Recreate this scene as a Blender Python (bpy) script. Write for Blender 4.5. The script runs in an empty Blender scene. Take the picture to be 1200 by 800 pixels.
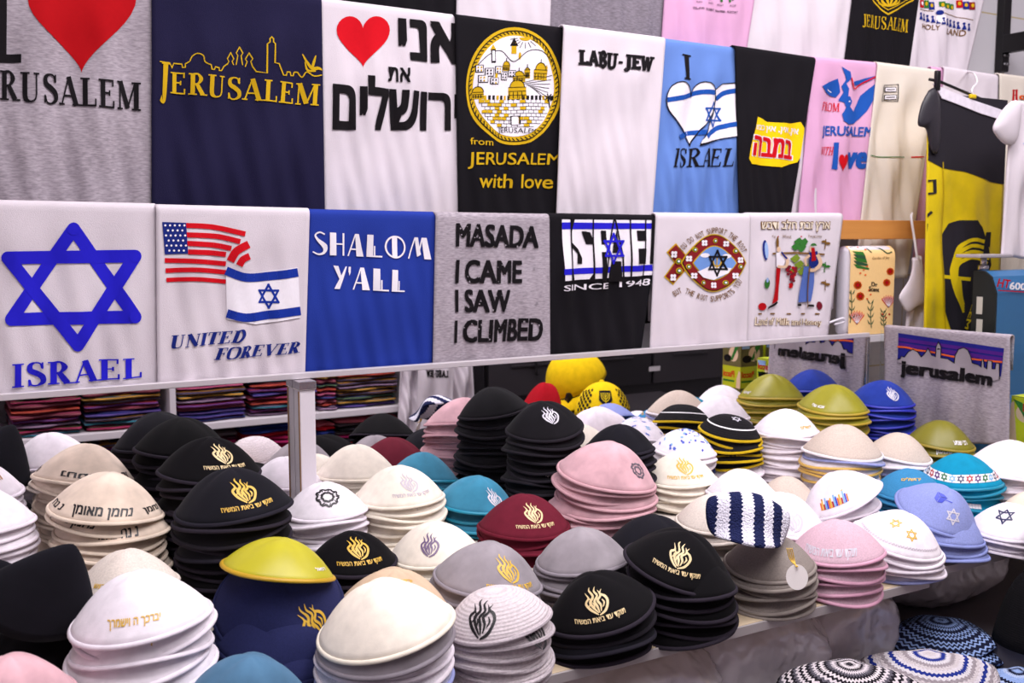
import bpy, bmesh, math, random
from mathutils import Vector, Matrix
from mathutils.geometry import tessellate_polygon
random.seed(7)
sc = bpy.context.scene
COL = sc.collection
R_ = math.radians
# ------------------------------------------------------------------ camera, world, light, exposure
PHI, PITCH, FPX = R_(30), math.atan(128/1200), 1200.0
EYE = Vector((0, 0, 1.37))
FWD = Vector((math.sin(PHI)*math.cos(PITCH), math.cos(PHI)*math.cos(PITCH), -math.sin(PITCH)))
RGT = Vector((math.cos(PHI), -math.sin(PHI), 0))
UPV = RGT.cross(FWD)
cam = bpy.data.cameras.new('camera'); camo = bpy.data.objects.new('camera', cam); COL.objects.link(camo)
cam.sensor_width = 36; cam.lens = 36
camo.matrix_world = Matrix((RGT, UPV, -FWD)).transposed().to_4x4(); camo.location = EYE
cam.clip_start = .02
cam.dof.use_dof = True; cam.dof.focus_distance = 1.62; cam.dof.aperture_fstop = 8
sc.camera = camo
vs = sc.view_settings
vs.view_transform = 'Standard'; vs.look = 'None'; vs.gamma = 1; vs.use_curve_mapping = False
vs.exposure = 0.0
w = bpy.data.worlds.new('world'); sc.world = w; w.use_nodes = True
w.node_tree.nodes['Background'].inputs[0].default_value = (.90, .86, .92, 1)
w.node_tree.nodes['Background'].inputs[1].default_value = .28
def area(name, loc, size, sy, power, col, target=None):
    l = bpy.data.lights.new(name, 'AREA'); l.shape = 'RECTANGLE'; l.size = size; l.size_y = sy
    l.energy = power; l.color = col
    o = bpy.data.objects.new(name, l); COL.objects.link(o); o.location = loc
    if target is not None:
        o.rotation_euler = (Vector(target)-Vector(loc)).to_track_quat('-Z', 'Y').to_euler()
    return o
area('ceiling_lamp_front', (.9, .98, 2.75), 2.6, .35, 50, (1, .955, .985), (.95, .50, .8))
area('ceiling_lamp_right', (2.3, .5, 2.75), 1.2, .5, 20, (1, .955, .985), (1.8, 1.4, .9))
area('aisle_fill', (.7, .10, 2.75), 1.8, .4, 20, (1, .955, .985), (.9, .0, .6))  # added fill light, brightens the scarf shelves seen in the mirror

MIR = 1.70                      # the mirror stands in the plane y = 1.70
def ray(x, y): return FWD + RGT*((x-600)/FPX) + UPV*((400-y)/FPX)
def onY(x, y, Y):               # sight line -> point of the vertical plane Y
    r = ray(x, y); return EYE + r*(Y/r.y)
def atD(x, y, d): return EYE + ray(x, y)*d

# ------------------------------------------------------------------ materials
M = {}
def nodes(name):
    m = bpy.data.materials.new(name); m.use_nodes = True
    nt = m.node_tree; return m, nt, nt.nodes['Principled BSDF']
def lin(c):
    return tuple(((v/255)/12.92 if v/255 <= .04045 else ((v/255+.055)/1.055)**2.4) for v in c)
def cloth(name, rgb, kind='cotton', rough=.9, mott=.08):
    """rgb = the cloth's own colour, 0-255"""
    if name in M: return M[name]
    m, nt, b = nodes(name)
    c = lin(rgb)
    b.inputs['Roughness'].default_value = rough
    b.inputs['Specular IOR Level'].default_value = .18
    tc = nt.nodes.new('ShaderNodeTexCoord')
    mp = nt.nodes.new('ShaderNodeMapping'); nt.links.new(tc.outputs['Object'], mp.inputs[0])
    n = nt.nodes.new('ShaderNodeTexNoise'); nt.links.new(mp.outputs[0], n.inputs['Vector'])
    n.inputs['Detail'].default_value = 4
    sc_, st, bd = 60, (1, 1, 1), .0006
    if kind == 'heather': sc_, st, bd, mott = 260, (.4, .4, 1.6), .0004, .26
    elif kind == 'linen': sc_, st, bd, mott = 420, (1, 1, 1), .0006, .11
    elif kind == 'velvet': sc_, bd, mott = 25, .0003, .12
    elif kind == 'suede': sc_, bd, mott = 22, .0003, .22
    elif kind == 'knit': sc_, bd, mott = 300, .001, .12
    elif kind == 'satin': sc_, bd, mott = 20, .0004, .10
    elif kind == 'tee': sc_, bd, mott = 14, .002, .03
    mp.inputs['Scale'].default_value = st
    n.inputs['Scale'].default_value = sc_
    mx = nt.nodes.new('ShaderNodeMix'); mx.data_type = 'RGBA'
    mx.inputs['A'].default_value = tuple(max(0, v*(1-mott)) for v in c)+(1,)
    mx.inputs['B'].default_value = tuple(min(1, v*(1+mott)) for v in c)+(1,)
    rp = nt.nodes.new('ShaderNodeMapRange'); rp.inputs[1].default_value = .3; rp.inputs[2].default_value = .7
    nt.links.new(n.outputs['Fac'], rp.inputs[0]); nt.links.new(rp.outputs[0], mx.inputs['Factor'])
    nt.links.new(mx.outputs['Result'], b.inputs['Base Color'])
    n2 = nt.nodes.new('ShaderNodeTexNoise'); n2.inputs['Scale'].default_value = 900 if kind != 'tee' else 700
    nt.links.new(tc.outputs['Object'], n2.inputs['Vector'])
    bp = nt.nodes.new('ShaderNodeBump'); bp.inputs['Distance'].default_value = bd; bp.inputs['Strength'].default_value = .35
    if kind == 'knit':
        wv = nt.nodes.new('ShaderNodeTexWave'); wv.wave_type = 'BANDS'; wv.bands_direction = 'Z'
        wv.inputs['Scale'].default_value = 85; wv.inputs['Distortion'].default_value = 2.5; wv.inputs['Detail Scale'].default_value = 20
        nt.links.new(tc.outputs['Object'], wv.inputs['Vector'])
        nt.links.new(wv.outputs['Fac'], bp.inputs['Height']); bp.inputs['Strength'].default_value = .8
    else:
        nt.links.new(n2.outputs['Fac'], bp.inputs['Height'])
    nt.links.new(bp.outputs[0], b.inputs['Normal'])
    if kind == 'velvet':
        b.inputs['Sheen Weight'].default_value = .02; b.inputs['Sheen Roughness'].default_value = .4
    elif kind == 'suede':
        b.inputs['Sheen Weight'].default_value = .02+.12*min(1, sum(c)*1.2); b.inputs['Sheen Roughness'].default_value = .5
    elif kind == 'satin':
        b.inputs['Roughness'].default_value = .42; b.inputs['Specular IOR Level'].default_value = .45
    M[name] = m; return m
def plain(name, rgb, rough=.6, metal=0., spec=.4, **kw):
    if name in M: return M[name]
    m, nt, b = nodes(name)
    n = nt.nodes.new('ShaderNodeTexNoise'); n.inputs['Scale'].default_value = 30
    mx = nt.nodes.new('ShaderNodeMix'); mx.data_type = 'RGBA'; c = lin(rgb)
    mx.inputs['A'].default_value = tuple(v*.94 for v in c)+(1,); mx.inputs['B'].default_value = tuple(min(1, v*1.06) for v in c)+(1,)
    nt.links.new(n.outputs['Fac'], mx.inputs['Factor']); nt.links.new(mx.outputs['Result'], b.inputs['Base Color'])
    b.inputs['Roughness'].default_value = rough; b.inputs['Metallic'].default_value = metal
    b.inputs['Specular IOR Level'].default_value = spec
    for k, v in kw.items(): b.inputs[k].default_value = v
    M[name] = m; return m
def ink(name, rgb): return plain('ink_'+name, rgb, .85, 0, .15)
def thread(name, rgb): return plain('thread_'+name, rgb, .45, 0, .5)

# ------------------------------------------------------------------ objects
def link(name, me, mats, parent=None):
    o = bpy.data.objects.new(name, me); COL.objects.link(o)
    for m in (mats if isinstance(mats, (list, tuple)) else [mats]): me.materials.append(m)
    if parent: o.parent = parent
    return o
def from_bm(name, bm, mats, parent=None, smooth=True, recalc=True):
    if recalc: bmesh.ops.recalc_face_normals(bm, faces=bm.faces)
    me = bpy.data.meshes.new(name); bm.to_mesh(me); bm.free()
    if smooth:
        for p in me.polygons: p.use_smooth = True
    return link(name, me, mats, parent)
def tag(o, label, cat, group=None, kind=None):
    o['label'] = label; o['category'] = cat
    if group: o['group'] = group
    if kind: o['kind'] = kind
    return o
def empty(name, loc=(0, 0, 0)):
    o = bpy.data.objects.new(name, None); COL.objects.link(o); o.location = loc; o.empty_display_size = .02; return o
def sub(o, parent):             # parent while keeping world coordinates written into the mesh
    o.parent = parent; o.matrix_parent_inverse = Matrix.Translation(-parent.location); return o
def bbox(bm, x0, x1, y0, y1, z0, z1, bev=0., seg=2, mi=0):
    r = bmesh.ops.create_cube(bm, size=1)
    vs_ = r['verts']
    for v in vs_: v.co = Vector((x0+(v.co.x+.5)*(x1-x0), y0+(v.co.y+.5)*(y1-y0), z0+(v.co.z+.5)*(z1-z0)))
    fs = list({f for v in vs_ for f in v.link_faces})
    for f in fs: f.material_index = mi
    if bev:
        es = list({e for v in vs_ for e in v.link_edges})
        g = bmesh.ops.bevel(bm, geom=es, offset=bev, segments=seg, affect='EDGES', profile=.5)
        for f in g['faces']: f.material_index = mi
def boxo(name, dims, mat, parent=None, bev=.002, smooth=False):
    bm = bmesh.new(); bbox(bm, *dims, bev); o = from_bm(name, bm, mat, None, smooth)
    if parent: sub(o, parent)
    return o
def tube(bm, pts, rad, n=10, cap=True):
    pts = [Vector(p) for p in pts]; rings = []
    for i, p in enumerate(pts):
        t = (pts[min(i+1, len(pts)-1)]-pts[max(i-1, 0)]).normalized()
        a = t.cross(Vector((0, 0, 1)))
        if a.length < .05: a = t.cross(Vector((1, 0, 0)))
        a.normalize(); b = t.cross(a)
        r = rad[i] if isinstance(rad, (list, tuple)) else rad
        rings.append([bm.verts.new(p+(a*math.cos(k*2*math.pi/n)+b*math.sin(k*2*math.pi/n))*r) for k in range(n)])
    for A, B in zip(rings, rings[1:]):
        for k in range(n): bm.faces.new((A[k], A[(k+1) % n], B[(k+1) % n], B[k]))
    if cap:
        bm.faces.new(rings[0]); bm.faces.new(rings[-1])
def tubeo(name, pts, rad, mat, parent=None, n=10):
    bm = bmesh.new(); tube(bm, pts, rad, n); o = from_bm(name, bm, mat)
    if parent: sub(o, parent)
    return o
def spline(pts, n=8):
    out = []; P_ = [pts[0]]+list(pts)+[pts[-1]]
    for i in range(1, len(P_)-2):
        a, b, c, d = [Vector(q) for q in P_[i-1:i+3]]
        for k in range(n):
            t = k/n
            out.append(.5*((2*b)+(c-a)*t+(2*a-5*b+4*c-d)*t*t+(3*b-a-3*c+d)*t**3))
    out.append(Vector(pts[-1])); return out

# ------------------------------------------------------------------ flat artwork: lists of 2-D polygons
def strip(pts, w0, curve=True, n=6, taper=None):
    """a stroke as quads. w0: width, or list of widths at the given points"""
    if curve and len(pts) > 2: q = spline([tuple(p)+(0,) for p in pts], n)
    else: q = [Vector((p[0], p[1], 0)) for p in pts]
    L = len(q); polys = []; sides = []
    for i, p in enumerate(q):
        t = (q[min(i+1, L-1)]-q[max(i-1, 0)])
        if t.length < 1e-9: t = Vector((1, 0, 0))
        t.normalize(); nrm = Vector((-t.y, t.x, 0))
        f = i/(L-1)
        if isinstance(w0, (list, tuple)):
            s = f*(len(w0)-1); k = min(int(s), len(w0)-2); wd = w0[k]+(w0[k+1]-w0[k])*(s-k)
        else: wd = w0
        if not curve and 0 < i < L-1:
            a = (q[i]-q[i-1]).normalized(); b = (q[i+1]-q[i]).normalized()
            cs = max(.4, math.sqrt(max(0, (1+a.dot(b))/2))); wd = wd/cs
        sides.append((p+nrm*wd/2, p-nrm*wd/2))
    for (a, b), (c, d) in zip(sides, sides[1:]):
        polys.append([(a.x, a.y), (c.x, c.y), (d.x, d.y), (b.x, b.y)])
    return polys
def ell(cx, cy, rx, ry, n=40, a0=0, a1=360):
    return [(cx+rx*math.cos(R_(a0+(a1-a0)*i/n)), cy+ry*math.sin(R_(a0+(a1-a0)*i/n))) for i in range(n if a1-a0 == 360 else n+1)]
def rect(x0, y0, x1, y1): return [(x0, y0), (x1, y0), (x1, y1), (x0, y1)]
def ringpolys(cx, cy, rx, ry, wd, n=56):
    o = []
    for i in range(n):
        a, b = 2*math.pi*i/n, 2*math.pi*(i+1)/n
        o.append([(cx+rx*math.cos(a), cy+ry*math.sin(a)), (cx+rx*math.cos(b), cy+ry*math.sin(b)),
                  (cx+(rx-wd)*math.cos(b), cy+(ry-wd)*math.sin(b)), (cx+(rx-wd)*math.cos(a), cy+(ry-wd)*math.sin(a))])
    return o
def star_david(cx, cy, r, ry, wd, rot=0):
    o = []
    for s in (0, 180):
        tri = [(cx+r*math.sin(R_(a+s+rot)), cy-ry*math.cos(R_(a+s+rot))) for a in (0, 120, 240)]
        tri.append(tri[0])
        for a, b in zip(tri, tri[1:]):
            dx, dy = b[0]-a[0], b[1]-a[1]; L = math.hypot(dx, dy); e = wd*.5/L
            o += strip([(a[0]-dx*e, a[1]-dy*e), (b[0]+dx*e, b[1]+dy*e)], wd, False)
    return o
def heart(x0, y0, x1, y1):
    pts = []
    for i in range(48):
        t = 2*math.pi*i/48
        pts.append((16*math.sin(t)**3, -(13*math.cos(t)-5*math.cos(2*t)-2*math.cos(3*t)-math.cos(4*t))))
    xs = [p[0] for p in pts]; ys = [p[1] for p in pts]
    return [(x0+(p[0]-min(xs))/(max(xs)-min(xs))*(x1-x0), y0+(p[1]-min(ys))/(max(ys)-min(ys))*(y1-y0)) for p in pts]
_tc = {}
def text_polys(s, bold=0., spacing=1.):
    """built-in font outlines -> polygons, normalised to the unit box (x right, y up)"""
    key = (s, bold, spacing)
    if key in _tc: return _tc[key]
    c = bpy.data.curves.new('lettering', 'FONT'); c.body = s; c.size = 1; c.offset = 0; c.resolution_u = 3
    c.space_character = spacing; c.fill_mode = 'FRONT'
    o = bpy.data.objects.new('lettering', c); COL.objects.link(o)
    dg = bpy.context.evaluated_depsgraph_get()
    me = o.evaluated_get(dg).to_mesh()
    P_ = [[tuple(me.vertices[i].co[:2]) for i in f.vertices] for f in me.polygons]
    o.evaluated_get(dg).to_mesh_clear()
    bpy.data.objects.remove(o); bpy.data.curves.remove(c)
    xs = [p[0] for f in P_ for p in f]; ys = [p[1] for f in P_ for p in f]
    x0, x1, y0, y1 = min(xs), max(xs), min(ys), max(ys)
    P_ = [[((p[0]-x0)/(x1-x0), (p[1]-y0)/(y1-y0)) for p in f] for f in P_]
    if bold > 0:
        bx, by = bold/(x1-x0), .6*bold/(y1-y0)
        P_ = [[((p[0]+sx*bx+bx)/(1+2*bx), (p[1]+sy*by+by)/(1+2*by)) for p in f] for sx, sy in ((-1, -1), (1, -1), (1, 1), (-1, 1), (0, 0)) for f in P_]
    _tc[key] = P_; return P_
# --- a serif alphabet drawn with strokes (thick stems, thin hairlines, bracketed feet)
def serif_glyph(ch, T=.17, t=.065, slab=False):
    o = []; s = .06 if not slab else .15; sw = .09
    if slab: t = T*.75
    def bar(x0, y0, x1, y1, w): o.extend(strip([(x0, y0), (x1, y1)], w, False))
    def foot(x, y, w): o.append(rect(x-w/2-sw, y-(s if y > .5 else 0), x+w/2+sw, y+(0 if y > .5 else s)))
    def stem(x, w, y0=0, y1=1, f0=True, f1=True):
        o.append(rect(x-w/2, y0, x+w/2, y1))
        if f0: foot(x, y0, w)
        if f1: foot(x, y1, w)
    def arc(pts, ws): o.extend(strip(pts, ws, True, 6))
    if ch == 'I': stem(.22, T); adv = .44
    elif ch == 'J':
        stem(.38, T, .12, 1, False); arc([(.38, .2), (.36, .02), (.22, -.08), (.1, .02)], [T, T*.9, t, T*.8]); adv = .58
    elif ch == 'E':
        stem(.2, T); bar(.15, 1-t/2, .62, 1-t/2, t); bar(.15, t/2, .66, t/2, t); bar(.2, .52, .48, .52, t)
        bar(.62, 1, .62, .76, t); bar(.66, 0, .66, .26, t); bar(.48, .42, .48, .62, t); adv = .76
    elif ch == 'F':
        stem(.2, T); bar(.15, 1-t/2, .62, 1-t/2, t); bar(.2, .52, .48, .52, t)
        bar(.62, 1, .62, .76, t); bar(.48, .42, .48, .62, t); adv = .68
    elif ch == 'L':
        stem(.2, T); bar(.15, t/2, .62, t/2, t); bar(.62, 0, .62, .28, t); adv = .7
    elif ch in 'RPB':
        stem(.2, T, f1=True)
        arc([(.2, 1-t/2), (.42, .98), (.56, .76), (.42, .53), (.2, .5)], [t, t*1.2, T, t*1.2, t])
        if ch == 'R': arc([(.38, .52), (.5, .3), (.66, .03)], [T*.8, T, T]); foot(.7, 0, T*.8)
        if ch == 'B': arc([(.2, .5), (.46, .5), (.62, .26), (.46, .03), (.2, t/2)], [t, t*1.2, T, t*1.2, t])
        adv = .82 if ch == 'R' else .74
    elif ch == 'U':
        stem(.2, T, .25, 1, False); stem(.68, t, .25, 1, False)
        arc([(.2, .28), (.24, .08), (.42, .0), (.62, .08), (.68, .28)], [T, T, t, t, t]); adv = .88
    elif ch == 'S':
        arc([(.58, .76), (.5, .95), (.32, .99), (.16, .88), (.18, .66), (.4, .52), (.58, .36), (.6, .14), (.42, .0), (.22, .03), (.13, .24)],
            [t*1.6, t, t, T*.8, T, T*1.05, T, T*.8, t, t, t*1.6])
        bar(.58, .72, .58, 1, t); bar(.13, 0, .13, .28, t); adv = .72
    elif ch == 'A':
        bar(.1, 0, .4, 1, t); bar(.4, 1, .72, 0, T); bar(.2, .33, .62, .33, t); foot(.1, 0, t); foot(.72, 0, T*.8); adv = .84
    elif ch == 'M':
        stem(.14, t); stem(.84, T); bar(.16, 1, .48, .06, T); bar(.48, .06, .8, 1, t); adv = 1.02
    elif ch == 'N':
        stem(.16, t, f0=True); stem(.74, t, f0=False); bar(.14, 1, .74, .04, T); adv = .9
    elif ch == 'T':
        stem(.36, T, f1=False); bar(.04, 1-t/2, .68, 1-t/2, t); bar(.04, 1, .04, .72, t); bar(.68, 1, .68, .72, t); adv = .72
    elif ch == 'D':
        stem(.2, T); arc([(.2, 1-t/2), (.5, .96), (.7, .5), (.5, .04), (.2, t/2)], [t, T*.7, T, T*.7, t]); adv = .82
    elif ch == 'O':
        arc([(.42, 1-t/2), (.7, .88), (.78, .5), (.7, .12), (.42, t/2), (.14, .12), (.08, .5), (.14, .88), (.42, 1-t/2)], [t, T*.7, T, T*.7, t, T*.7, T, T*.7, t]); adv = .88
    elif ch == 'V':
        bar(.12, 1, .42, 0, T); bar(.42, 0, .7, 1, t); foot(.12, 1, T*.8); foot(.7, 1, t); adv = .8
    elif ch == 'W':
        bar(.1, 1, .32, 0, T); bar(.32, 0, .52, .95, t); bar(.52, .95, .74, 0, T); bar(.74, 0, .94, 1, t); foot(.1, 1, T*.8); foot(.94, 1, t); adv = 1.04
    elif ch == 'H':
        stem(.2, T); stem(.68, T); bar(.2, .5, .68, .5, t); adv = .88
    elif ch == 'Y':
        bar(.08, 1, .38, .48, T); bar(.38, .48, .68, 1, t); stem(.38, T, 0, .5, True, False); foot(.08, 1, T*.8); foot(.68, 1, t); adv = .76
    elif ch == '-': bar(.06, .42, .38, .42, .15); adv = .44
    else: adv = .36
    return o, adv
def serif_polys(s, T=.17, t=.065, slab=False, shear=0., gap=.04, drop=()):
    out = []; x = 0
    for ch in s:
        g, a = serif_glyph(ch, T, t, slab)
        for f in g: out.append([(p[0]+x+shear*p[1], p[1]) for p in f])
        x += a+gap
    xs = [p[0] for f in out for p in f]; x0, x1 = min(xs), max(xs)
    return [[((p[0]-x0)/(x1-x0), p[1]) for p in f] for f in out]
def quadmap(polys, tl, tr, br, bl):
    """unit box (y up) -> quadrilateral"""
    def q(u, v):
        return tuple(tl[k]*(1-u)*v+tr[k]*u*v+br[k]*u*(1-v)+bl[k]*(1-u)*(1-v) for k in (0, 1))
    return [[q(*p) for p in f] for f in polys]
HEB = lambda s: s[::-1]

class Art:
    """collects coloured flat shapes (several layers) of one print"""
    def __init__(self): self.items = []; self.mats = []
    def add(self, polys, mat, layer=0):
        if mat not in self.mats: self.mats.append(mat)
        if polys and isinstance(polys[0], tuple): polys = [polys]
        self.items.append((polys, self.mats.index(mat), layer))
    def text(self, s, tl, tr, br, bl, mat, layer=1, bold=0., spacing=1.):
        self.add(quadmap(text_polys(s, bold, spacing), tl, tr, br, bl), mat, layer)
    def serif(self, s, tl, tr, br, bl, mat, layer=1, **k):
        self.add(quadmap(serif_polys(s, **k), tl, tr, br, bl), mat, layer)
    def build(self, name, to2, to3, grid, off0=.0008, offl=.00035, clips=()):
        """to2: artwork -> surface parameters (metres); to3(u,v,offset) -> point"""
        bm = bmesh.new()
        for polys, mi, layer in self.items:
            for fi, f in enumerate(polys):
                lz_ = layer+((fi*37) % 61)/61*.4          # a hair of relief keeps overlapping strokes apart
                q = [to2(*p) for p in f]
                try:
                    if len(q) <= 4: tris = [list(range(len(q)))]
                    else: tris = tessellate_polygon([[Vector((a, b, 0)) for a, b in q]])
                    vv = [bm.verts.new((a, b, lz_)) for a, b in q]
                    for t in tris:
                        try: bm.faces.new([vv[i] for i in t]).material_index = mi
                        except ValueError: pass
                except Exception: pass
        if grid and bm.verts:
            for ax in (0, 1):
                lo = min(v.co[ax] for v in bm.verts); hi = max(v.co[ax] for v in bm.verts)
                k = math.ceil(lo/grid)
                while k*grid < hi:
                    no = [0, 0, 0]; no[ax] = 1; co = [0, 0, 0]; co[ax] = k*grid
                    bmesh.ops.bisect_plane(bm, geom=bm.verts[:]+bm.edges[:]+bm.faces[:], plane_co=co, plane_no=no, dist=1e-6)
                    k += 1
        for co, no in clips:
            if bm.verts: bmesh.ops.bisect_plane(bm, geom=bm.verts[:]+bm.edges[:]+bm.faces[:], plane_co=co, plane_no=no, dist=1e-6, clear_outer=True)
        for v in bm.verts: v.co = to3(v.co.x, v.co.y, off0+offl*v.co.z)
        return from_bm(name, bm, self.mats, None, True, False)

# ------------------------------------------------------------------ the room
def struct(o, name=None): o['kind'] = 'structure'; return o
def tile_mat(name, rgb, grout, sx, sz, off=(0, 0, 0), mortar=.012, rough=.35, axis='XZ'):
    m, nt, b = nodes(name)
    tc = nt.nodes.new('ShaderNodeTexCoord'); sp = nt.nodes.new('ShaderNodeSeparateXYZ'); cb = nt.nodes.new('ShaderNodeCombineXYZ')
    nt.links.new(tc.outputs['Object'], sp.inputs[0])
    nt.links.new(sp.outputs[axis[0]], cb.inputs[0]); nt.links.new(sp.outputs[axis[1]], cb.inputs[1])
    br = nt.nodes.new('ShaderNodeTexBrick'); nt.links.new(cb.outputs[0], br.inputs['Vector'])
    br.offset = 0; br.inputs['Scale'].default_value = 1; br.inputs['Brick Width'].default_value = sx; br.inputs['Row Height'].default_value = sz
    br.inputs['Mortar Size'].default_value = mortar*.25; br.inputs['Mortar Smooth'].default_value = .2
    br.inputs['Color1'].default_value = lin(rgb)+(1,); br.inputs['Color2'].default_value = lin(tuple(v*.985 for v in rgb))+(1,)
    br.inputs['Mortar'].default_value = lin(grout)+(1,)
    nt.links.new(br.outputs['Color'], b.inputs['Base Color']); b.inputs['Roughness'].default_value = rough
    return m
wt = tile_mat('wall_tile', (214, 210, 216), (190, 170, 120), .40, .25, mortar=.008)
ft = tile_mat('floor_tile', (120, 114, 112), (80, 76, 74), .4, .4, axis='XY')
paint = plain('wall_paint', (206, 200, 206), .8)
XL, XR, YB, YF, ZC = -1.6, 4.2, -2.0, 1.95, 2.85
struct(boxo('floor', (XL, XR, YB, YF, -.05, 0), ft, None, 0))
struct(boxo('ceiling', (XL, XR, YB, YF, ZC, ZC+.05), paint, None, 0))
struct(boxo('wall_back', (XL, XR, YF, YF+.08, 0, ZC), wt, None, 0))
struct(boxo('wall_left', (XL-.08, XL, YB, YF, 0, ZC), paint, None, 0))
struct(boxo('wall_right', (XR, XR+.08, YB, YF, 0, ZC), paint, None, 0))
struct(boxo('wall_front', (XL, XR, YB-.08, YB, 0, ZC), paint, None, 0))

# ------------------------------------------------------------------ the tables
def wood_mat(name, a, b_, scale=6, rough=.45, axis=(1, 14, 14)):
    if name in M: return M[name]
    m, nt, b = nodes(name)
    tc = nt.nodes.new('ShaderNodeTexCoord'); mp = nt.nodes.new('ShaderNodeMapping'); mp.inputs['Scale'].default_value = axis
    nt.links.new(tc.outputs['Object'], mp.inputs[0])
    n = nt.nodes.new('ShaderNodeTexNoise'); n.inputs['Scale'].default_value = scale; n.inputs['Detail'].default_value = 6
    nt.links.new(mp.outputs[0], n.inputs['Vector'])
    mx = nt.nodes.new('ShaderNodeMix'); mx.data_type = 'RGBA'
    mx.inputs['A'].default_value = lin(a)+(1,); mx.inputs['B'].default_value = lin(b_)+(1,)
    nt.links.new(n.outputs['Fac'], mx.inputs['Factor']); nt.links.new(mx.outputs['Result'], b.inputs['Base Color'])
    b.inputs['Roughness'].default_value = rough; M[name] = m; return m
top_m = wood_mat('table_laminate', (226, 206, 176), (214, 192, 160))
edge_m = plain('table_edge', (186, 178, 178), .5)
leg_m = plain('table_steel', (120, 118, 122), .4, .7)
TZ = .789
def table(x0, x1, yf, yb, label):
    t = tag(empty('display_table', (x0, yf, 0)), label, 'table', 'display tables under the skullcaps')
    bm = bmesh.new(); bbox(bm, x0, x1, yf+.004, yb, TZ-.014, TZ, .001); sub(from_bm('table_top', bm, top_m, None, False), t)
    bm = bmesh.new(); bbox(bm, x0, x1, yf, yf+.0035, TZ-.0155, TZ-.0005, .001); sub(from_bm('edge_strip', bm, edge_m, None, False), t)
    for y in (yf+.16, yb-.06):
        bm = bmesh.new(); bbox(bm, x0+.03, x1-.03, y, y+.02, TZ-.05, TZ-.0145); sub(from_bm('apron', bm, leg_m, None, False), t)
    for x in (x0+.05, x1-.05):
        for y in (yf+.40, yb-.05):
            bm = bmesh.new(); bbox(bm, x-.014, x+.014, y-.014, y+.014, 0, TZ-.0145, .002); sub(from_bm('leg', bm, leg_m, None, False), t)
    return t
table(-.5, 1.448, 1.098, 1.72, 'long beige laminate table under most of the skullcap stacks')
table(1.452, 2.75, 1.128, 1.90, 'beige laminate table under the right-hand end of the skullcap display')
# raised step at the back of the table, under the two rear rows
st = boxo('display_step', (-.25, 1.86, 1.345, 1.688, TZ, TZ+.05), plain('step_board', (205, 196, 188), .6), None, .002)
tag(st, 'low pale step along the mirror lifting the rear rows of skullcap stacks', 'display riser')
STEP = lambda x, y: TZ+.05 if (y > 1.38 and x < 1.80) else TZ

# ------------------------------------------------------------------ the mirror and its posts
mm, nt, b = nodes('mirror_silver'); b.inputs['Metallic'].default_value = 1; b.inputs['Roughness'].default_value = 0
b.inputs['Base Color'].default_value = (.88, .87, .88, 1)
chrome = plain('chrome', (205, 200, 205), .22, .9)
MT = onY(360, 440, 1.70).z
mir = tag(empty('mirror', (.8, MIR, TZ)), 'long low mirror standing behind the skullcaps under the lower row of shirts', 'mirror')
bm = bmesh.new(); bbox(bm, -.45, 1.972, MIR, MIR+.005, TZ, MT-.004); sub(from_bm('glass', bm, mm, None, False), mir)
bm = bmesh.new(); bbox(bm, -.45, 1.976, MIR-.004, MIR+.009, MT-.0045, MT+.006, .0012); sub(from_bm('top_trim', bm, plain('trim_white', (214, 206, 212), .35, .3), None, False), mir)
bm = bmesh.new(); bbox(bm, 1.972, 1.980, MIR-.002, MIR+.007, TZ, MT-.005, .001); sub(from_bm('end_trim', bm, chrome, None, False), mir)
white_p = plain('white_melamine', (226, 218, 226), .4)
raw = plain('raw_chipboard', (158, 122, 92), .9)
def post(x0, x1, y0, y1, label):
    r = tag(empty('mirror_post', (x0, y0, TZ)), label, 'post', 'white posts holding the mirror')
    zt = onY(360, 457, y0).z
    bm = bmesh.new(); bbox(bm, x0, x1, y0, y1, TZ+.05, zt-.0, .001); sub(from_bm('upright', bm, white_p, None, False), r)
    bm = bmesh.new(); bbox(bm, x0-.0012, x0-.0002, y0+.0005, y0+.006, TZ+.05, zt-.002); sub(from_bm('raw_edge', bm, raw, None, False), r)
    bm = bmesh.new(); bbox(bm, x0-.002, x1+.002, y0-.002, y1, zt+.0002, MT-.005, .001); bbox(bm, x1-.012, x1-.004, y0-.003, y0-.0015, zt+.002, zt+.008)
    sub(from_bm('bracket', bm, chrome, None, False), r)
    return r
pa, pb = onY(352, 500, 1.667), onY(370, 500, 1.667)
post(pa.x, pb.x, 1.667, 1.6985, 'white post with a raw brown edge standing against the mirror')

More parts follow.
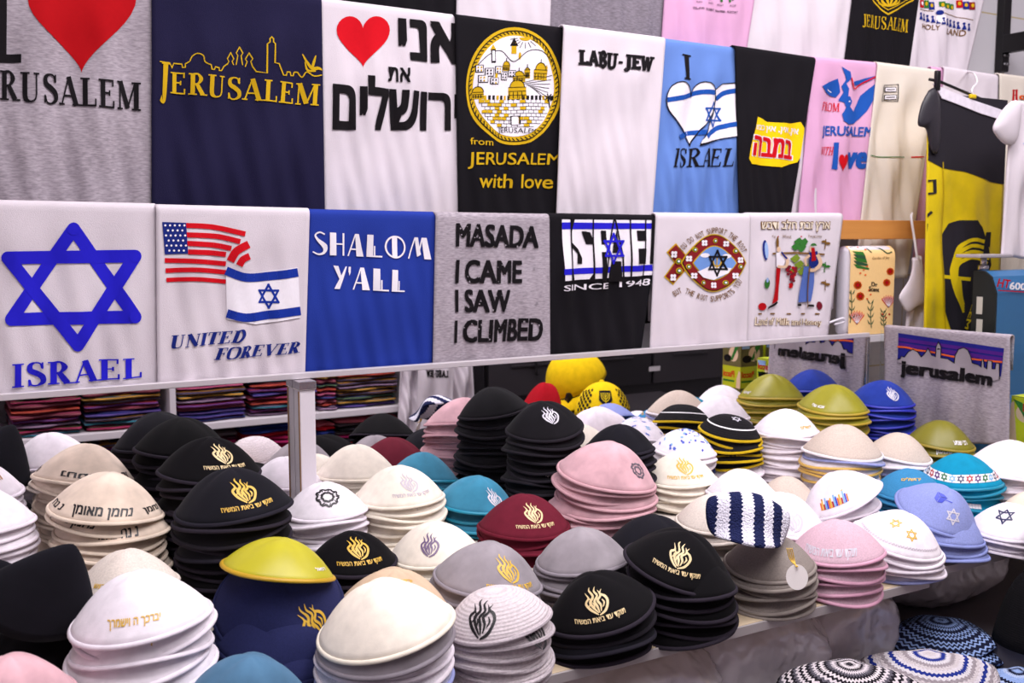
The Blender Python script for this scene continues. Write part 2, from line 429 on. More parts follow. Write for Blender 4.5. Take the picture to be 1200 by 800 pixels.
# ------------------------------------------------------------------ hanging cloth
def sheet(name, label, cat, corners, plane, mat, seed, art=None, group=None, virtual=False, amp=.004, lam=.09, roll=.012,
          back=.22, thick=.0035, fade=.10, nx=40, nz=44, bow=0., belly=0.):
    """cloth hanging over a rail: front in a vertical plane, rolled over the top, tail behind.
    plane = ('Y', y) facing the aisle, or ('X', x) facing left."""
    ax, pv = plane
    def proj(x, y):
        r = ray(x, y); k = pv/(r.y if ax == 'Y' else r.x); p = EYE+r*k
        return (p.x if ax == 'Y' else p.y, p.z)
    rnd = random.Random(seed)
    ph = [rnd.uniform(0, 6.28) for _ in range(5)]; l1 = lam*rnd.uniform(.8, 1.3); l2 = lam*rnd.uniform(.35, .5)
    TL, TR, BR, BL = [proj(*c) for c in corners]
    zt = (TL[1]+TR[1])/2; Hh = zt-(BL[1]+BR[1])/2; a0 = (TL[0]+BL[0])/2; a1 = (TR[0]+BR[0])/2
    def wr(a, z):
        d = max(0., min(1., (zt-z)/max(fade, 1e-3))); d = d*d*(3-2*d); g = max(0., min(1., (zt-z)/Hh))
        f = max(0., min(1.3, (zt-z)/Hh)); le = TL[0]+(BL[0]-TL[0])*f; re = TR[0]+(BR[0]-TR[0])*f
        e = max(0., min(1., min((a-le)/(re-le), (re-a)/(re-le))/.16)); d *= e*e*(3-2*e)
        v = 2.0*amp*d*(.55*math.sin(6.283*(a+.12*(zt-z))/l1+ph[0])+.28*math.sin(6.283*(a-.2*(zt-z))/l2+ph[1])*g
                   + .35*math.sin(6.283*(.35*a+(zt-z))/.21+ph[2])*(1-.5*g))
        s = (a-a0)/(a1-a0) if a1 != a0 else 0
        return v + belly*math.sin(math.pi*max(0, min(1, s)))*d
    def place(a, d, z):         # d = depth behind the front plane
        p = (a, pv+d, z) if ax == 'Y' else (pv+d, a, z)
        return Vector((p[0], 2*MIR-p[1], p[2])) if virtual else Vector(p)
    def to3(a, z, off): return place(a, -wr(a, z)-off, z)
    bm = bmesh.new(); rows = []
    for j in range(nz+1):
        t = j/nz
        row = []
        for i in range(nx+1):
            s = i/nx
            q = [TL[k]*(1-s)*(1-t)+TR[k]*s*(1-t)+BR[k]*s*t+BL[k]*(1-s)*t for k in (0, 1)]
            q[0] += bow*math.sin(math.pi*t)*(1-2*s)
            row.append(bm.verts.new(to3(q[0], q[1], 0)))
        rows.append(row)
    def toprow(ang, drop):
        row = []
        for i in range(nx+1):
            s = i/nx; a = TL[0]*(1-s)+TR[0]*s; z = TL[1]*(1-s)+TR[1]*s
            zz = z+(roll*.8*math.sin(ang) if drop == 0 else -drop)
            row.append(bm.verts.new(place(a, roll*(1-math.cos(ang)), zz)))
        return row
    if back:
        pre = [toprow(R_(k), 0) for k in (30, 60, 90, 120, 150, 180)]+[toprow(R_(180), back*k/3) for k in (1, 2, 3)]
        rows = list(reversed(pre))+rows
    for A, B in zip(rows, rows[1:]):
        for i in range(nx):
            f = (A[i], B[i], B[i+1], A[i+1]); bm.faces.new(f)
    # make the front face outward
    bm.normal_update()
    fr = rows[-2][0].link_faces[0].normal
    out = Vector((0, -1, 0)) if ax == 'Y' else Vector((-1, 0, 0))
    if virtual and ax == 'Y': out = -out
    if fr.dot(out) < 0: bmesh.ops.reverse_faces(bm, faces=bm.faces)
    o = from_bm(name, bm, mat, None, True, False)
    md = o.modifiers.new('thickness', 'SOLIDIFY'); md.thickness = thick; md.offset = -1
    tag(o, label, cat, group)
    if art:
        mid = Vector(((TL[0]+TR[0]+BL[0]+BR[0])/4, (TL[1]+TR[1]+BL[1]+BR[1])/4, 0)); clips = []
        for A, B in ((TL, BL), (TR, BR), (BL, BR)):
            A, B = Vector((A[0], A[1], 0)), Vector((B[0], B[1], 0)); no = Vector((B.y-A.y, A.x-B.x, 0)).normalized()
            if (mid-A).dot(no) > 0: no = -no
            clips.append((A-no*.0015, no))
        clips.append((Vector((0, max(TL[1], TR[1]), 0)), Vector((0, 1, 0))))
        c = art.build('print', lambda x, y: proj(x, y), to3, .008, off0=.0010, offl=.0006, clips=clips)
        c.parent = o
    return o

WHITE, GREY = (217, 207, 215), (150, 142, 150)
tee_w = cloth('tee_white', WHITE, 'tee'); tee_cream = cloth('tee_cream', (222, 212, 200), 'tee')
tee_grey = cloth('tee_heather', (166, 156, 165), 'heather'); tee_dgrey = cloth('tee_dark_heather', (128, 120, 130), 'heather')
tee_navy = cloth('tee_navy', (27, 24, 56), 'tee'); tee_black = cloth('tee_black', (17, 14, 20), 'tee')
tee_lb = cloth('tee_light_blue', (102, 136, 206), 'tee'); tee_pink = cloth('tee_pink', (216, 164, 200), 'tee')
tee_royal = cloth('tee_royal', (34, 56, 150), 'tee')
K = ink('black', (20, 16, 20)); GOLD = ink('gold', (205, 165, 22)); RED = ink('red', (205, 10, 28)); DRED = ink('dark_red', (178, 6, 18))
WI = ink('white', (238, 232, 240)); BLUE = ink('blue', (36, 30, 196)); FBLUE = ink('flag_blue', (22, 50, 152)); NAVY = ink('navy', (24, 40, 122))
YEL = ink('yellow', (250, 206, 12)); BRN = ink('brown', (120, 84, 36)); MAR = ink('maroon', (130, 28, 34)); GRN = ink('green', (50, 112, 44))
SKY = ink('sky', (112, 150, 215)); ORG = ink('orange', (225, 92, 28)); PUR = ink('purple', (78, 30, 128)); DOVE = ink('dove_blue', (28, 82, 170))
GRAPE = ink('grape', (112, 22, 40)); SKIN = ink('buff', (224, 190, 160)); LB = ink('pale_blue', (150, 176, 222)); SILV = ink('silver_grey', (196, 190, 200))
G1, G2, G0 = 'shirts hanging in the middle row', 'shirts hanging in the lower row', 'shirts hanging in the top row'

# ---- middle row (plane y = 1.78)
Y1 = 1.78
a = Art()
a.add(heart(32, -38, 160, 85), DRED); a.add(rect(-26, -60, 8, 66), K); a.add(rect(-40, 63, 25, 73), K)
a.serif('JERUSALEM', (-38, 78), (165, 97), (165, 130), (-38, 113), K, T=.20)
sheet('t_shirt', 'heather grey shirt with a big red heart over black JERUSALEM lettering', 't-shirt', [(-60, -38), (180, -14), (179, 262), (-60, 262)], ('Y', Y1), tee_grey, 1, a, G1, amp=.005)
a = Art()
a.serif('ERUSALEM', (200, 84), (375, 99), (373, 124), (200, 109), GOLD, T=.19)
a.serif('J', (187, 72), (199, 73), (196, 117), (187, 115), GOLD, T=.3)
sk = [(187, 72), (199, 74), (202, 79), (204, 74), (213, 75), (214, 79), (217, 79), (217, 75), (222, 72)]
a.add(strip(sk, 1.3, False), GOLD)
a.add(strip([(222, 72), (225, 66), (231, 63), (237, 66), (239, 73), (246, 77)], 1.3), GOLD)
a.add(strip([(246, 77), (247, 82), (250, 82), (251, 79), (256, 80), (256, 83), (259, 83), (262, 78), (266, 75)], 1.3, False), GOLD)
for cx, tp, bs in ((270, 62, 76), (281, 55, 76), (292, 62, 78)):
    a.add(strip([(cx-4, bs), (cx-2, tp+10), (cx-4, tp+7), (cx, tp), (cx+4, tp+7), (cx+2, tp+10), (cx+4, bs)], 1.2, False), GOLD)
a.add(strip([(296, 78), (300, 84), (312, 86), (312, 52), (315, 50), (315, 46), (317, 44), (319, 46), (319, 50), (321, 52), (321, 74), (326, 75), (332, 88),
             (336, 88), (337, 84), (341, 84), (342, 88), (345, 88), (346, 84), (350, 84)], 1.4, False), GOLD)
a.add(strip([(350, 84), (355, 90), (360, 84), (368, 89), (377, 88)], 1.4), GOLD)
a.add(strip([(355, 63), (360, 72), (366, 80), (373, 80), (379, 83)], [1, 3, 4, 1]), GOLD)
a.add(strip([(370, 65), (368, 72), (366, 80)], [1, 3, 3]), GOLD); a.add(strip([(358, 72), (361, 82), (370, 83)], [1, 2.5, 2]), GOLD)
sheet('t_shirt', 'navy shirt with gold JERUSALEM lettering under a line-drawn skyline', 't-shirt', [(178, -14), (377, 2), (381, 262), (178, 262)], ('Y', Y1-.007), tee_navy, 2, a, G1, amp=.005)
a = Art()
a.add(heart(394, 19, 457, 79), RED)
a.text(HEB('אני'), (466, 21), (539, 28), (539, 76), (468, 70), K, bold=.035)
a.text(HEB('את'), (455, 78), (479, 80), (479, 97), (455, 95), K, bold=.02)
a.text(HEB('ירושלים'), (389, 84), (540, 100), (540, 153), (389, 152), K, bold=.035)
sheet('t_shirt', 'white shirt with a red heart and big black Hebrew lettering', 't-shirt', [(375, 2), (536, 22), (541, 264), (380, 262)], ('Y', Y1), tee_w, 3, a, G1, amp=.004)

a = Art()       # round city emblem in gold
cx, cy, rx, ry = 602.5, 101, 56, 69
a.add(ell(cx, cy, rx, ry, 64), GOLD, 0); a.add(ringpolys(cx, cy, rx-3.2, ry-3.6, 1.2, 64), K, 1)
for k in range(72):
    t = 2*math.pi*k/72; u = (math.cos(t), math.sin(t)); v = (math.cos(t+.05), math.sin(t+.05))
    a.add(strip([(cx+(rx-4.5)*u[0], cy+(ry-5)*u[1]), (cx+(rx-7)*v[0], cy+(ry-8)*v[1])], 1.1, False), K, 1)
a.add(ell(cx, cy, rx-8.6, ry-10, 64), WI, 1)
def inring(x, y): return ((x-cx)/(rx-10))**2+((y-cy)/(ry-12))**2 < 1
rr = random.Random(5)
a.add(ell(615, 44, 7, 4, 16, 0, 180), GOLD, 2)
for k in range(9):
    t = R_(10+k*20); a.add(strip([(615+9*math.cos(t), 44+6*math.sin(t)), (615+18*math.cos(t), 44+13*math.sin(t))], .7, False), K, 2)
a.add(strip([(558, 78), (572, 64), (586, 60), (602, 72), (618, 60), (634, 60), (648, 72)], .8), K, 2)
for x, y, h in ((566, 66, 12), (571, 64, 12), (588, 60, 14), (623, 64, 15), (638, 74, 12), (644, 84, 16), (648, 88, 14), (580, 95, 12), (609, 70, 9), (641, 90, 14)):
    if inring(x, y-h): a.add(ell(x, y-h/2, 1.5, h/2, 10), GOLD, 2)
a.add(rect(599, 50, 605, 63), GOLD, 2); a.add([(597, 54), (602, 44), (607, 54)], K, 2)
a.add(rect(574, 58, 579, 74), K, 2); a.add(rect(575, 60, 578, 72), WI, 3); a.add([(573, 59), (576.5, 52), (580, 59)], GOLD, 2)
for bx, by, bw, bh in ((557, 76, 9, 9), (567, 80, 10, 10), (578, 78, 10, 9), (586, 84, 9, 10), (560, 88, 11, 9), (573, 91, 10, 8), (596, 82, 9, 8)):
    a.add(rect(bx, by, bx+bw, by+bh), K, 2); a.add(rect(bx+.9, by+.9, bx+bw-.9, by+bh-.9), WI, 3)
    for q in range(4): a.add(rect(bx+2+(q % 2)*3.5, by+2+(q//2)*3.6, bx+3.6+(q % 2)*3.5, by+4+(q//2)*3.6), rr.choice([K, GOLD]), 4)
def domed(x0, x1, yb, ht, dm, lines=True):
    m = (x0+x1)/2; r = (x1-x0)/2*dm
    a.add(rect(x0, yb-ht, x1, yb), GOLD, 2); a.add(ell(m, yb-ht, r, r*1.15, 18, 180, 360), GOLD, 2)
    for k in range(3): a.add(strip([(x0, yb-ht+k*ht/3), (x1, yb-ht+k*ht/3)], .6, False), K, 3)
    for k in range(4): a.add(rect(x0+1+k*(x1-x0-2)/4, yb-ht*.6, x0+1.8+k*(x1-x0-2)/4, yb-1), K, 3)
    a.add(strip([(m, yb-ht-r*1.15), (m, yb-ht-r*1.15-4)], .8, False), K, 3)
    a.add(strip(ell(m, yb-ht, r, r*1.15, 14, 180, 360), .7, False), K, 3)
domed(624, 642, 94, 12, .8); domed(588, 598, 83, 6, .9); domed(602, 615, 96, 7, .8); domed(554, 566, 116, 8, .95); domed(597, 616, 116, 14, .8); domed(614, 620, 92, 10, .7)
for y in range(117, 146, 4):
    for x in range(552, 656, 6):
        xx = x+(y//4 % 2)*3
        if inring(xx+5, y+3) and inring(xx, y+3):
            if rr.random() < .3: a.add(rect(xx, y, xx+5.6, y+3.6), GOLD, 2); a.add(strip([(xx, y+3.8), (xx+6, y+3.8)], .6, False), K, 3)
            else:
                a.add(strip([(xx, y+3.8), (xx+6, y+3.8)], .5, False), K, 2); a.add(strip([(xx, y), (xx, y+3.8)], .5, False), K, 2)
for x in range(556, 652, 5):
    if inring(x, 115): a.add(rect(x, 112, x+3, 117), rr.choice([GOLD, K]), 2)
for k in range(7): a.add(strip([(612+k*2, 97+k*1.2), (648-k, 88+k*5)], .6, False), K, 2)
a.add([(600, 146), (600, 138), (602, 136), (605, 136), (607, 138), (607, 146)], WI, 4); a.add(strip([(599, 146), (599, 136), (608, 136), (608, 146)], .9, False), K, 4)
for k in range(7):
    t = R_(k*51); a.add(strip([(644, 114), (644+5*math.cos(t), 114+5*math.sin(t))], 1.2, False), K, 3)
a.add(strip([(644, 114), (645, 126)], 1.2, False), K, 3)
a.text('JERUSALEM', (583, 149), (627, 151), (625, 158), (584, 157), K, 3)
a.text('from', (551, 161), (576, 163), (576, 171), (551, 169), GOLD, bold=.01)
a.text('JERUSALEM', (549, 178), (656, 180), (655, 197), (548, 198), GOLD, bold=.012)
a.text('with love', (560, 203), (648, 205), (647, 221), (559, 220), GOLD, bold=.012)
sheet('t_shirt', 'black shirt with a round gold and white city emblem and gold lettering', 't-shirt', [(534, 21), (665, 37), (656, 264), (538, 262)], ('Y', Y1-.007), tee_black, 4, a, G1, amp=.004)
a = Art()
a.serif('LABU-JEW', (678, 58), (767, 67), (765, 84), (677, 76), K, T=.3, slab=True, gap=0.)
sheet('t_shirt', 'white shirt with small slanted black LABU-JEW lettering', 't-shirt', [(661, 33), (780, 48), (764, 264), (652, 264)], ('Y', Y1-.020), tee_w, 5, a, G1, amp=.005)

a = Art()
a.serif('I', (799, 63), (809, 65), (808, 94), (799, 93), K, T=.2)
hp = heart(781, 96, 839, 171)
a.add(hp, WI, 1); a.add(strip(hp+[hp[0]], 1.1, False), K, 3)
fl = [(836, 106), (848, 98), (871, 97), (871, 103), (864, 150), (862, 160), (848, 162), (818, 170), (824, 160), (838, 128), (840, 114)]
a.add(fl, WI, 1); a.add(strip(fl, 1.0, False), K, 3)
a.add(strip([(782, 117), (800, 114), (820, 108), (838, 109)], 5.5), DOVE, 2); a.add(strip([(796, 161), (808, 156), (826, 155)], 5.5), DOVE, 2)
a.add(strip([(840, 116), (852, 108), (870, 106)], 5.5), DOVE, 2); a.add(strip([(826, 160), (842, 150), (862, 145)], 5.5), DOVE, 2)
a.add(star_david(836, 134, 11.5, 14, 2), DOVE, 2)
a.serif('ISRAEL', (788, 174), (857, 174), (855, 195), (786, 196), K, T=.16, shear=.12)
sheet('t_shirt', 'light blue shirt with a white heart merging into a blue-striped flag', 't-shirt', [(779, 49), (873, 61), (873, 264), (762, 264)], ('Y', Y1), tee_lb, 6, a, G1, amp=.006, lam=.07)
a = Art()
a.add([(886, 137), (900, 143), (925, 145), (938, 143), (942, 150), (940, 180), (934, 190), (915, 196), (880, 192), (876, 186), (880, 160)], YEL, 1)
a.text(HEB('אין, אין, אין כמו'), (884, 146), (936, 151), (935, 160), (883, 154), WI, 2, bold=.02)
q = ((880, 157), (931, 164), (930, 188), (879, 183)); q2 = ((881, 158), (930, 165), (929, 187), (880, 182))
a.text(HEB('במבה'), *q, WI, 2, bold=.075); a.text(HEB('במבה'), *q2, RED, 3, bold=.04)
sheet('t_shirt', 'black shirt with a yellow label of red and white Hebrew lettering', 't-shirt', [(862, 57), (956, 71), (925, 264), (867, 264)], ('Y', Y1-.009), tee_black, 7, a, G1, amp=.004)
sheet('t_shirt', 'narrow strip of plain white shirt between the black and the pink shirt', 't-shirt', [(930, 68), (957, 71), (957, 264), (918, 264)], ('Y', Y1+.003), tee_w, 8, None, G1, amp=.003, roll=.008)
a = Art()
a.add([(962, 101), (972, 96), (982, 92), (984, 100), (985, 108), (981, 114), (975, 112), (968, 108)], DOVE, 1)
a.add([(986, 78), (992, 82), (996, 84), (997, 92), (991, 98), (994, 104), (993, 112), (988, 117), (983, 117), (988, 108), (986, 101), (991, 93), (989, 86)], DOVE, 1)
a.add([(983, 118), (989, 112), (995, 113), (998, 119), (995, 125), (1000, 131), (1006, 122), (1010, 112), (1018, 104), (1029, 95), (1027, 108), (1022, 118), (1015, 130), (1008, 139), (1000, 145), (992, 146), (986, 142), (985, 134), (990, 126), (988, 120)], DOVE, 1)
a.add(strip([(997, 91), (1001, 104), (1010, 98), (1029, 88)], 1.6), RED, 2); a.add(strip([(1001, 98), (1015, 94), (1025, 90)], [5, 5, 2]), DOVE, 1)
a.add(ell(994, 119, .9, .9, 8), WI, 2); a.add(strip([(970, 105), (976, 108)], 1, False), WI, 2)
a.serif('FROM', (964, 119), (984, 121), (984, 131), (963, 129), RED, T=.16, t=.09, shear=.15)
a.text('JERUSALEM', (964, 147), (1020, 149), (1018, 164), (963, 162), DOVE, bold=.025)
a.serif('WITH', (962, 172), (976, 172), (975, 182), (961, 181), RED, T=.16, t=.09, shear=.15)
a.text('l', (976, 167), (981, 167), (979, 199), (974, 198), DOVE, bold=.03)
a.add(heart(981, 181, 993, 201), RED, 1)
a.text('ve', (993, 178), (1016, 178), (1014, 198), (993, 198), DOVE, bold=.05)
sheet('t_shirt', 'pink shirt with a blue dove and JERUSALEM with love lettering', 't-shirt', [(953, 70), (1032, 77), (1008, 275), (934, 275)], ('Y', Y1-.004), tee_pink, 9, a, G1, amp=.005)
a = Art()
a.add(strip([(1036, 100), (1051, 99), (1050, 119), (1035, 118), (1036, 100)], .7, False), K, 1)
for k in range(2):
    a.add(rect(1037, 102+k*9, 1049, 108+k*9), K, 1); a.add(rect(1037.7, 102.8+k*9, 1048.3, 107.2+k*9), WI, 2)
    a.add(strip([(1039, 105+k*9), (1047, 105+k*9)], .9, False), K, 3)
a.add(strip([(1020, 182), (1035, 184), (1060, 184)], 1.0), GRN, 1); a.add(strip([(1068, 184), (1082, 184)], 1.4), RED, 1)
sheet('t_shirt', 'cream shirt hanging past the wooden plank beside the pink one', 't-shirt', [(1029, 76), (1100, 85), (1063, 326), (1002, 326)], ('Y', Y1-.010), tee_cream, 10, a, G1, amp=.006)
sheet('t_shirt', 'pale pink shirt edge behind the clip hanger of the black jersey', 't-shirt', [(1092, 80), (1113, 83), (1100, 330), (1068, 330)], ('Y', Y1+.002), tee_pink, 11, None, G1, amp=.003, roll=.008)
sheet('t_shirt', 'plain white shirt on the rail behind the black and yellow jersey', 't-shirt', [(1107, 81), (1170, 91), (1165, 330), (1092, 330)], ('Y', Y1-.006), tee_w, 12, None, G1, amp=.004)
a = Art(); a.serif('H', (1186, 105), (1192, 105), (1191, 118), (1185, 118), DRED, T=.3)
a.text('oly', (1193, 109), (1212, 111), (1211, 120), (1192, 119), ORG, bold=.04)
sheet('t_shirt', 'off-white shirt with dark red and orange lettering at the end of the rail', 't-shirt', [(1172, 89), (1260, 100), (1255, 330), (1168, 330)], ('Y', Y1+.001), tee_cream, 13, a, G1, amp=.004)

# ---- top row (plane y = 1.845)
Y0 = 1.845
kw = dict(amp=.004, back=.1)
sheet('t_shirt', 'black shirt above the white shirt with the red heart', 't-shirt', [(372, -70), (537, -64), (536, 60), (378, 50)], ('Y', Y0), tee_black, 20, None, G0, **kw)
sheet('t_shirt', 'white shirt above the black shirt with the round emblem', 't-shirt', [(537, -70), (648, -66), (643, 80), (534, 66)], ('Y', Y0-.006), tee_w, 21, None, G0, **kw)
sheet('t_shirt', 'dark heather grey shirt above the LABU-JEW shirt', 't-shirt', [(646, -70), (784, -66), (776, 96), (640, 80)], ('Y', Y0), tee_dgrey, 22, None, G0, **kw)
a = Art()
for i, (s, s2) in enumerate((('TAV', 'TEL-AVIV'), ('SHIN', 'SHABAT'), ('REISH', 'ROSH PINA'), ('KOF', 'KIRYAT'))):
    x = 812+i*13; y = 1+i*1.6
    a.text(s, (x+3, y), (x+9, y+.6), (x+9, y+3), (x+3, y+2.4), K); a.text(s2, (x, y+7), (x+11, y+8.2), (x+11, y+10.8), (x, y+9.6), K, bold=.01)
    a.text(HEB('תשרק'[i]), (x+2, y-12), (x+9, y-11), (x+9, y-2), (x+2, y-3), K if i < 2 else GRN, bold=.04)
sheet('t_shirt', 'pink shirt with rows of tiny black lettering in the top row', 't-shirt', [(784, -70), (894, -62), (868, 104), (772, 96)], ('Y', Y0-.006), tee_pink, 23, a, G0, **kw)
sheet('t_shirt', 'plain off-white shirt in the top row beside the black JERUSALEM one', 't-shirt', [(890, -70), (1012, -66), (985, 110), (862, 104)], ('Y', Y0), tee_w, 24, None, G0, **kw)
a = Art()
a.serif('JERUSALEM', (1008, 17), (1065, 23), (1064, 38), (1008, 31), GOLD, T=.16)
a.add(strip([(1020, -2), (1039, 17), (1070, 0)], 1.6, False), GOLD); a.add(strip([(1024, -4), (1039, 12), (1065, -1)], .9, False), GOLD)
for k in range(6): a.add(strip([(1040, 8), (1031+k*4, 1+abs(k-2.5)), (1029+k*4.6, -4)], [1, 2.4, .6]), GOLD)
sheet('t_shirt', 'black shirt with a gold crest over gold JERUSALEM lettering', 't-shirt', [(1008, -70), (1086, -64), (1060, 118), (986, 110)], ('Y', Y0-.006), tee_black, 25, a, G0, **kw)
a = Art()
a.text('HOLY', (1080, 27.5), (1100, 30), (1099, 36), (1080, 33.5), BRN, bold=.01); a.text('LAND', (1108, 33), (1130, 36), (1129, 43), (1107, 40), BRN, bold=.01)
for x0, y0, c in ((1077, 0, DRED), (1084, 0, GRN), (1090, 2, NAVY), (1100, 2, GRN), (1106, 4, GRN), (1112, 5, GRN), (1122, 0, DRED), (1128, 2, NAVY), (1134, 3, MAR)):
    a.add(rect(x0, y0, x0+6, y0+9 if x0 < 1095 or x0 > 1120 else y0+6), c, 1); a.add(ell(x0+3, y0+4, 1.6, 2.4, 8), WI if x0 % 2 else GOLD, 2)
for k in range(12):
    x = 1078+k*5; a.add(ell(x, 16+k*1.2, 1.4, 1.4, 8), NAVY, 1); a.add([(x-2, 23+k*1.2), (x, 16+k*1.2), (x+2.4, 23+k*1.2)], NAVY, 1)
a.add(ell(1100, 15, 3.5, 3, 12), NAVY, 2); a.add(ell(1101, 22, 5, 5, 12), WI, 1)
a.add(strip([(1077, 11), (1095, 13)], .7, False), BRN); a.add(strip([(1098, 14), (1138, 24)], .7, False), BRN)
sheet('t_shirt', 'off-white shirt with small coloured pictures and HOLY LAND lettering', 't-shirt', [(1078, -70), (1168, -60), (1124, 124), (1052, 116)], ('Y', Y0), tee_w, 26, a, G0, **kw)

# ---- lower row (plane y = 1.718)
Y2 = 1.720
a = Art()
for tri in (((86, 268), (158, 371), (13, 374)), ((9, 302), (158, 300), (91, 404))):
    t = list(tri)+[tri[0]]
    for ly, (p, q) in enumerate(zip(t, t[1:])): a.add(strip([p, q], 15, False), BLUE, ly*.15+(.5 if tri[0][0] < 50 else 0))
    for p in tri: a.add(ell(p[0], p[1], 7.5, 7.5, 16), BLUE, 1.1)
a.serif('ISRAEL', (14, 426), (166, 419), (166, 442), (14, 454), BLUE, T=.22)
sheet('t_shirt', 'white shirt with a large blue six-pointed star over ISRAEL lettering', 't-shirt', [(-60, 240), (183, 245), (185, 462), (-60, 474)], ('Y', Y2), tee_w, 30, a, G2, amp=.0035)
a = Art()
a.add([(190, 260), (218, 261), (220, 297), (193, 298)], NAVY, 0)
for r in range(6):
    for k in range(4 if r % 2 else 5):
        a.add(ell(193.5+k*5.6+(2.8 if r % 2 else 0)+r*.4, 264+r*5.9, 1.3, 1.3, 8), WI, 1)
for s, wd in (([(218, 264), (250, 266), (287, 274)], 6), ([(218, 275), (255, 277), (281, 283)], 6), ([(219, 285), (250, 287), (271, 291)], 6), ([(220, 295), (245, 296), (265, 298)], 6),
              ([(193, 305), (230, 306), (265, 309)], 5.5), ([(194, 317), (230, 316), (265, 319)], 5.5), ([(195, 328), (230, 327), (265, 330)], 5),
              ([(270, 306), (277, 294), (291, 286)], 9), ([(280, 311), (284, 304), (292, 300)], 8)):
    a.add(strip(s, wd), RED, 0)
a.add([(265, 313), (290, 321), (349, 313), (352, 372), (300, 380), (266, 374)], WI, 1)
a.add(strip([(265, 317), (288, 325), (320, 323), (349, 319)], 10), FBLUE, 2); a.add(strip([(266, 367), (288, 372), (320, 368), (352, 364)], 10), FBLUE, 2)
a.add(star_david(315, 347, 12, 13.5, 2.4), FBLUE, 2)
a.serif('UNITED', (201, 393), (289, 386), (286, 400), (201, 408), NAVY, T=.25, shear=.15)
a.serif('FOREVER', (253, 408), (354, 400), (351, 413), (251, 422), NAVY, T=.25, shear=.15)
sheet('t_shirt', 'white shirt with American and Israeli flags over UNITED FOREVER lettering', 't-shirt', [(183, 246), (363, 250), (357, 456), (185, 464)], ('Y', Y2-.006), tee_w, 31, a, G2, amp=.0035)
a = Art()       # art-deco lettering
def deco(s, tl, tr, br, bl):
    fs = []; x = 0
    for ch in s:
        g = []
        if ch == 'S': g = strip([(.62, .9), (.4, .98), (.2, .86), (.3, .66), (.62, .38), (.6, .12), (.36, .02), (.08, .12)], [.06, .07, .07, .12, .24, .12, .07, .06]); ad = .76
        elif ch == 'H': g = [rect(.05, 0, .33, 1), rect(.33, .48, .62, .54), rect(.62, 0, .7, 1)]; ad = .8
        elif ch == 'A': g = [[(.02, 0), (.09, 0), (.42, 1), (.36, 1)], [(.36, 1), (.54, 1), (.8, 0), (.46, 0)], rect(.16, .28, .5, .34)]; ad = .84
        elif ch == 'L': g = [rect(.05, 0, .33, 1), rect(.36, 0, .42, .5), rect(.33, 0, .72, .07)]; ad = .76
        elif ch == 'O': g = ringpolys(.5, .5, .48, .52, .08, 36)+[rect(.34, .02, .58, .98)]; ad = 1.04
        elif ch == 'M': g = [[(.02, 0), (.09, 0), (.38, 1), (.32, 1)], [(.32, 1), (.48, 1), (.62, .2), (.46, .1)], [(.5, .3), (.56, .3), (.7, 1), (.64, 1)], [(.64, 1), (.86, 1), (1.06, 0), (.76, 0)]]; ad = 1.1
        elif ch == 'Y': g = [[(.02, 1), (.24, 1), (.44, .45), (.3, .45)], [(.08, 0), (.34, 0), (.68, 1), (.6, 1)]]; ad = .7
        elif ch == "'": g = [rect(.02, .75, .14, 1), [(.04, .75), (.14, .75), (.08, .6)]]; ad = .2
        fs += [[(p[0]+x, p[1]) for p in f] for f in g]; x += ad+.04
    xs = [p[0] for f in fs for p in f]
    fs = [[((p[0]-min(xs))/(max(xs)-min(xs)), p[1]) for p in f] for f in fs]
    a.add(quadmap(fs, tl, tr, br, bl), WI, 1)
deco('SHALOM', (366, 271), (505, 279), (505, 304), (366, 298)); deco("Y'ALL", (390, 311), (475, 317), (474, 342), (389, 338))
sheet('t_shirt', "royal blue shirt with white SHALOM Y'ALL lettering", 't-shirt', [(362, 251), (513, 254), (507, 448), (355, 458)], ('Y', Y2), tee_royal, 32, a, G2, amp=.0045)
a = Art()
a.text('MASADA', (534, 261), (632, 265), (631, 291), (533, 289), K, bold=.04)
a.text('I CAME', (534, 304), (613, 305), (612, 332), (533, 332), K, bold=.04)
a.text('I SAW', (533, 339), (597, 339), (596, 366), (533, 366), K, bold=.04)
a.text('I CLIMBED', (532, 375), (636, 372), (635, 399), (531, 402), K, bold=.04)
rr = random.Random(3); GI = ink('worn', (150, 142, 150))
for k in range(60):
    x = rr.uniform(536, 632); y = rr.choice([rr.uniform(262, 290), rr.uniform(306, 331), rr.uniform(340, 365), rr.uniform(376, 398)]); s = rr.uniform(.4, 1.1)
    a.add(ell(x, y, s, s*rr.uniform(.6, 1.6), 6), GI, 2)
sheet('t_shirt', 'heather grey shirt with black MASADA I CAME I SAW I CLIMBED lettering', 't-shirt', [(511, 254), (644, 256), (645, 440), (507, 448)], ('Y', Y2-.006), tee_grey, 33, a, G2, amp=.004)
a = Art()
a.add([(658, 257), (767, 258), (764, 322), (659, 329)], WI, 1)
a.add([(658, 260.5), (766, 261.5), (766, 268), (658, 268.5)], BLUE, 2); a.add([(658, 315), (764, 310), (764, 317), (658, 322)], BLUE, 2)
for p in (strip([(668.5, 256), (668.5, 330)], 1.6, False), strip([(694.5, 256), (694.5, 330)], 1.6, False), strip([(719, 256), (712, 290), (707, 330)], 1.8, False),
          strip([(720, 256), (730, 300), (731, 330)], 1.8, False), strip([(738, 256), (738, 330)], 1.6, False), strip([(756, 256), (753, 330)], 1.6, False)):
    a.add(p, K, 3)
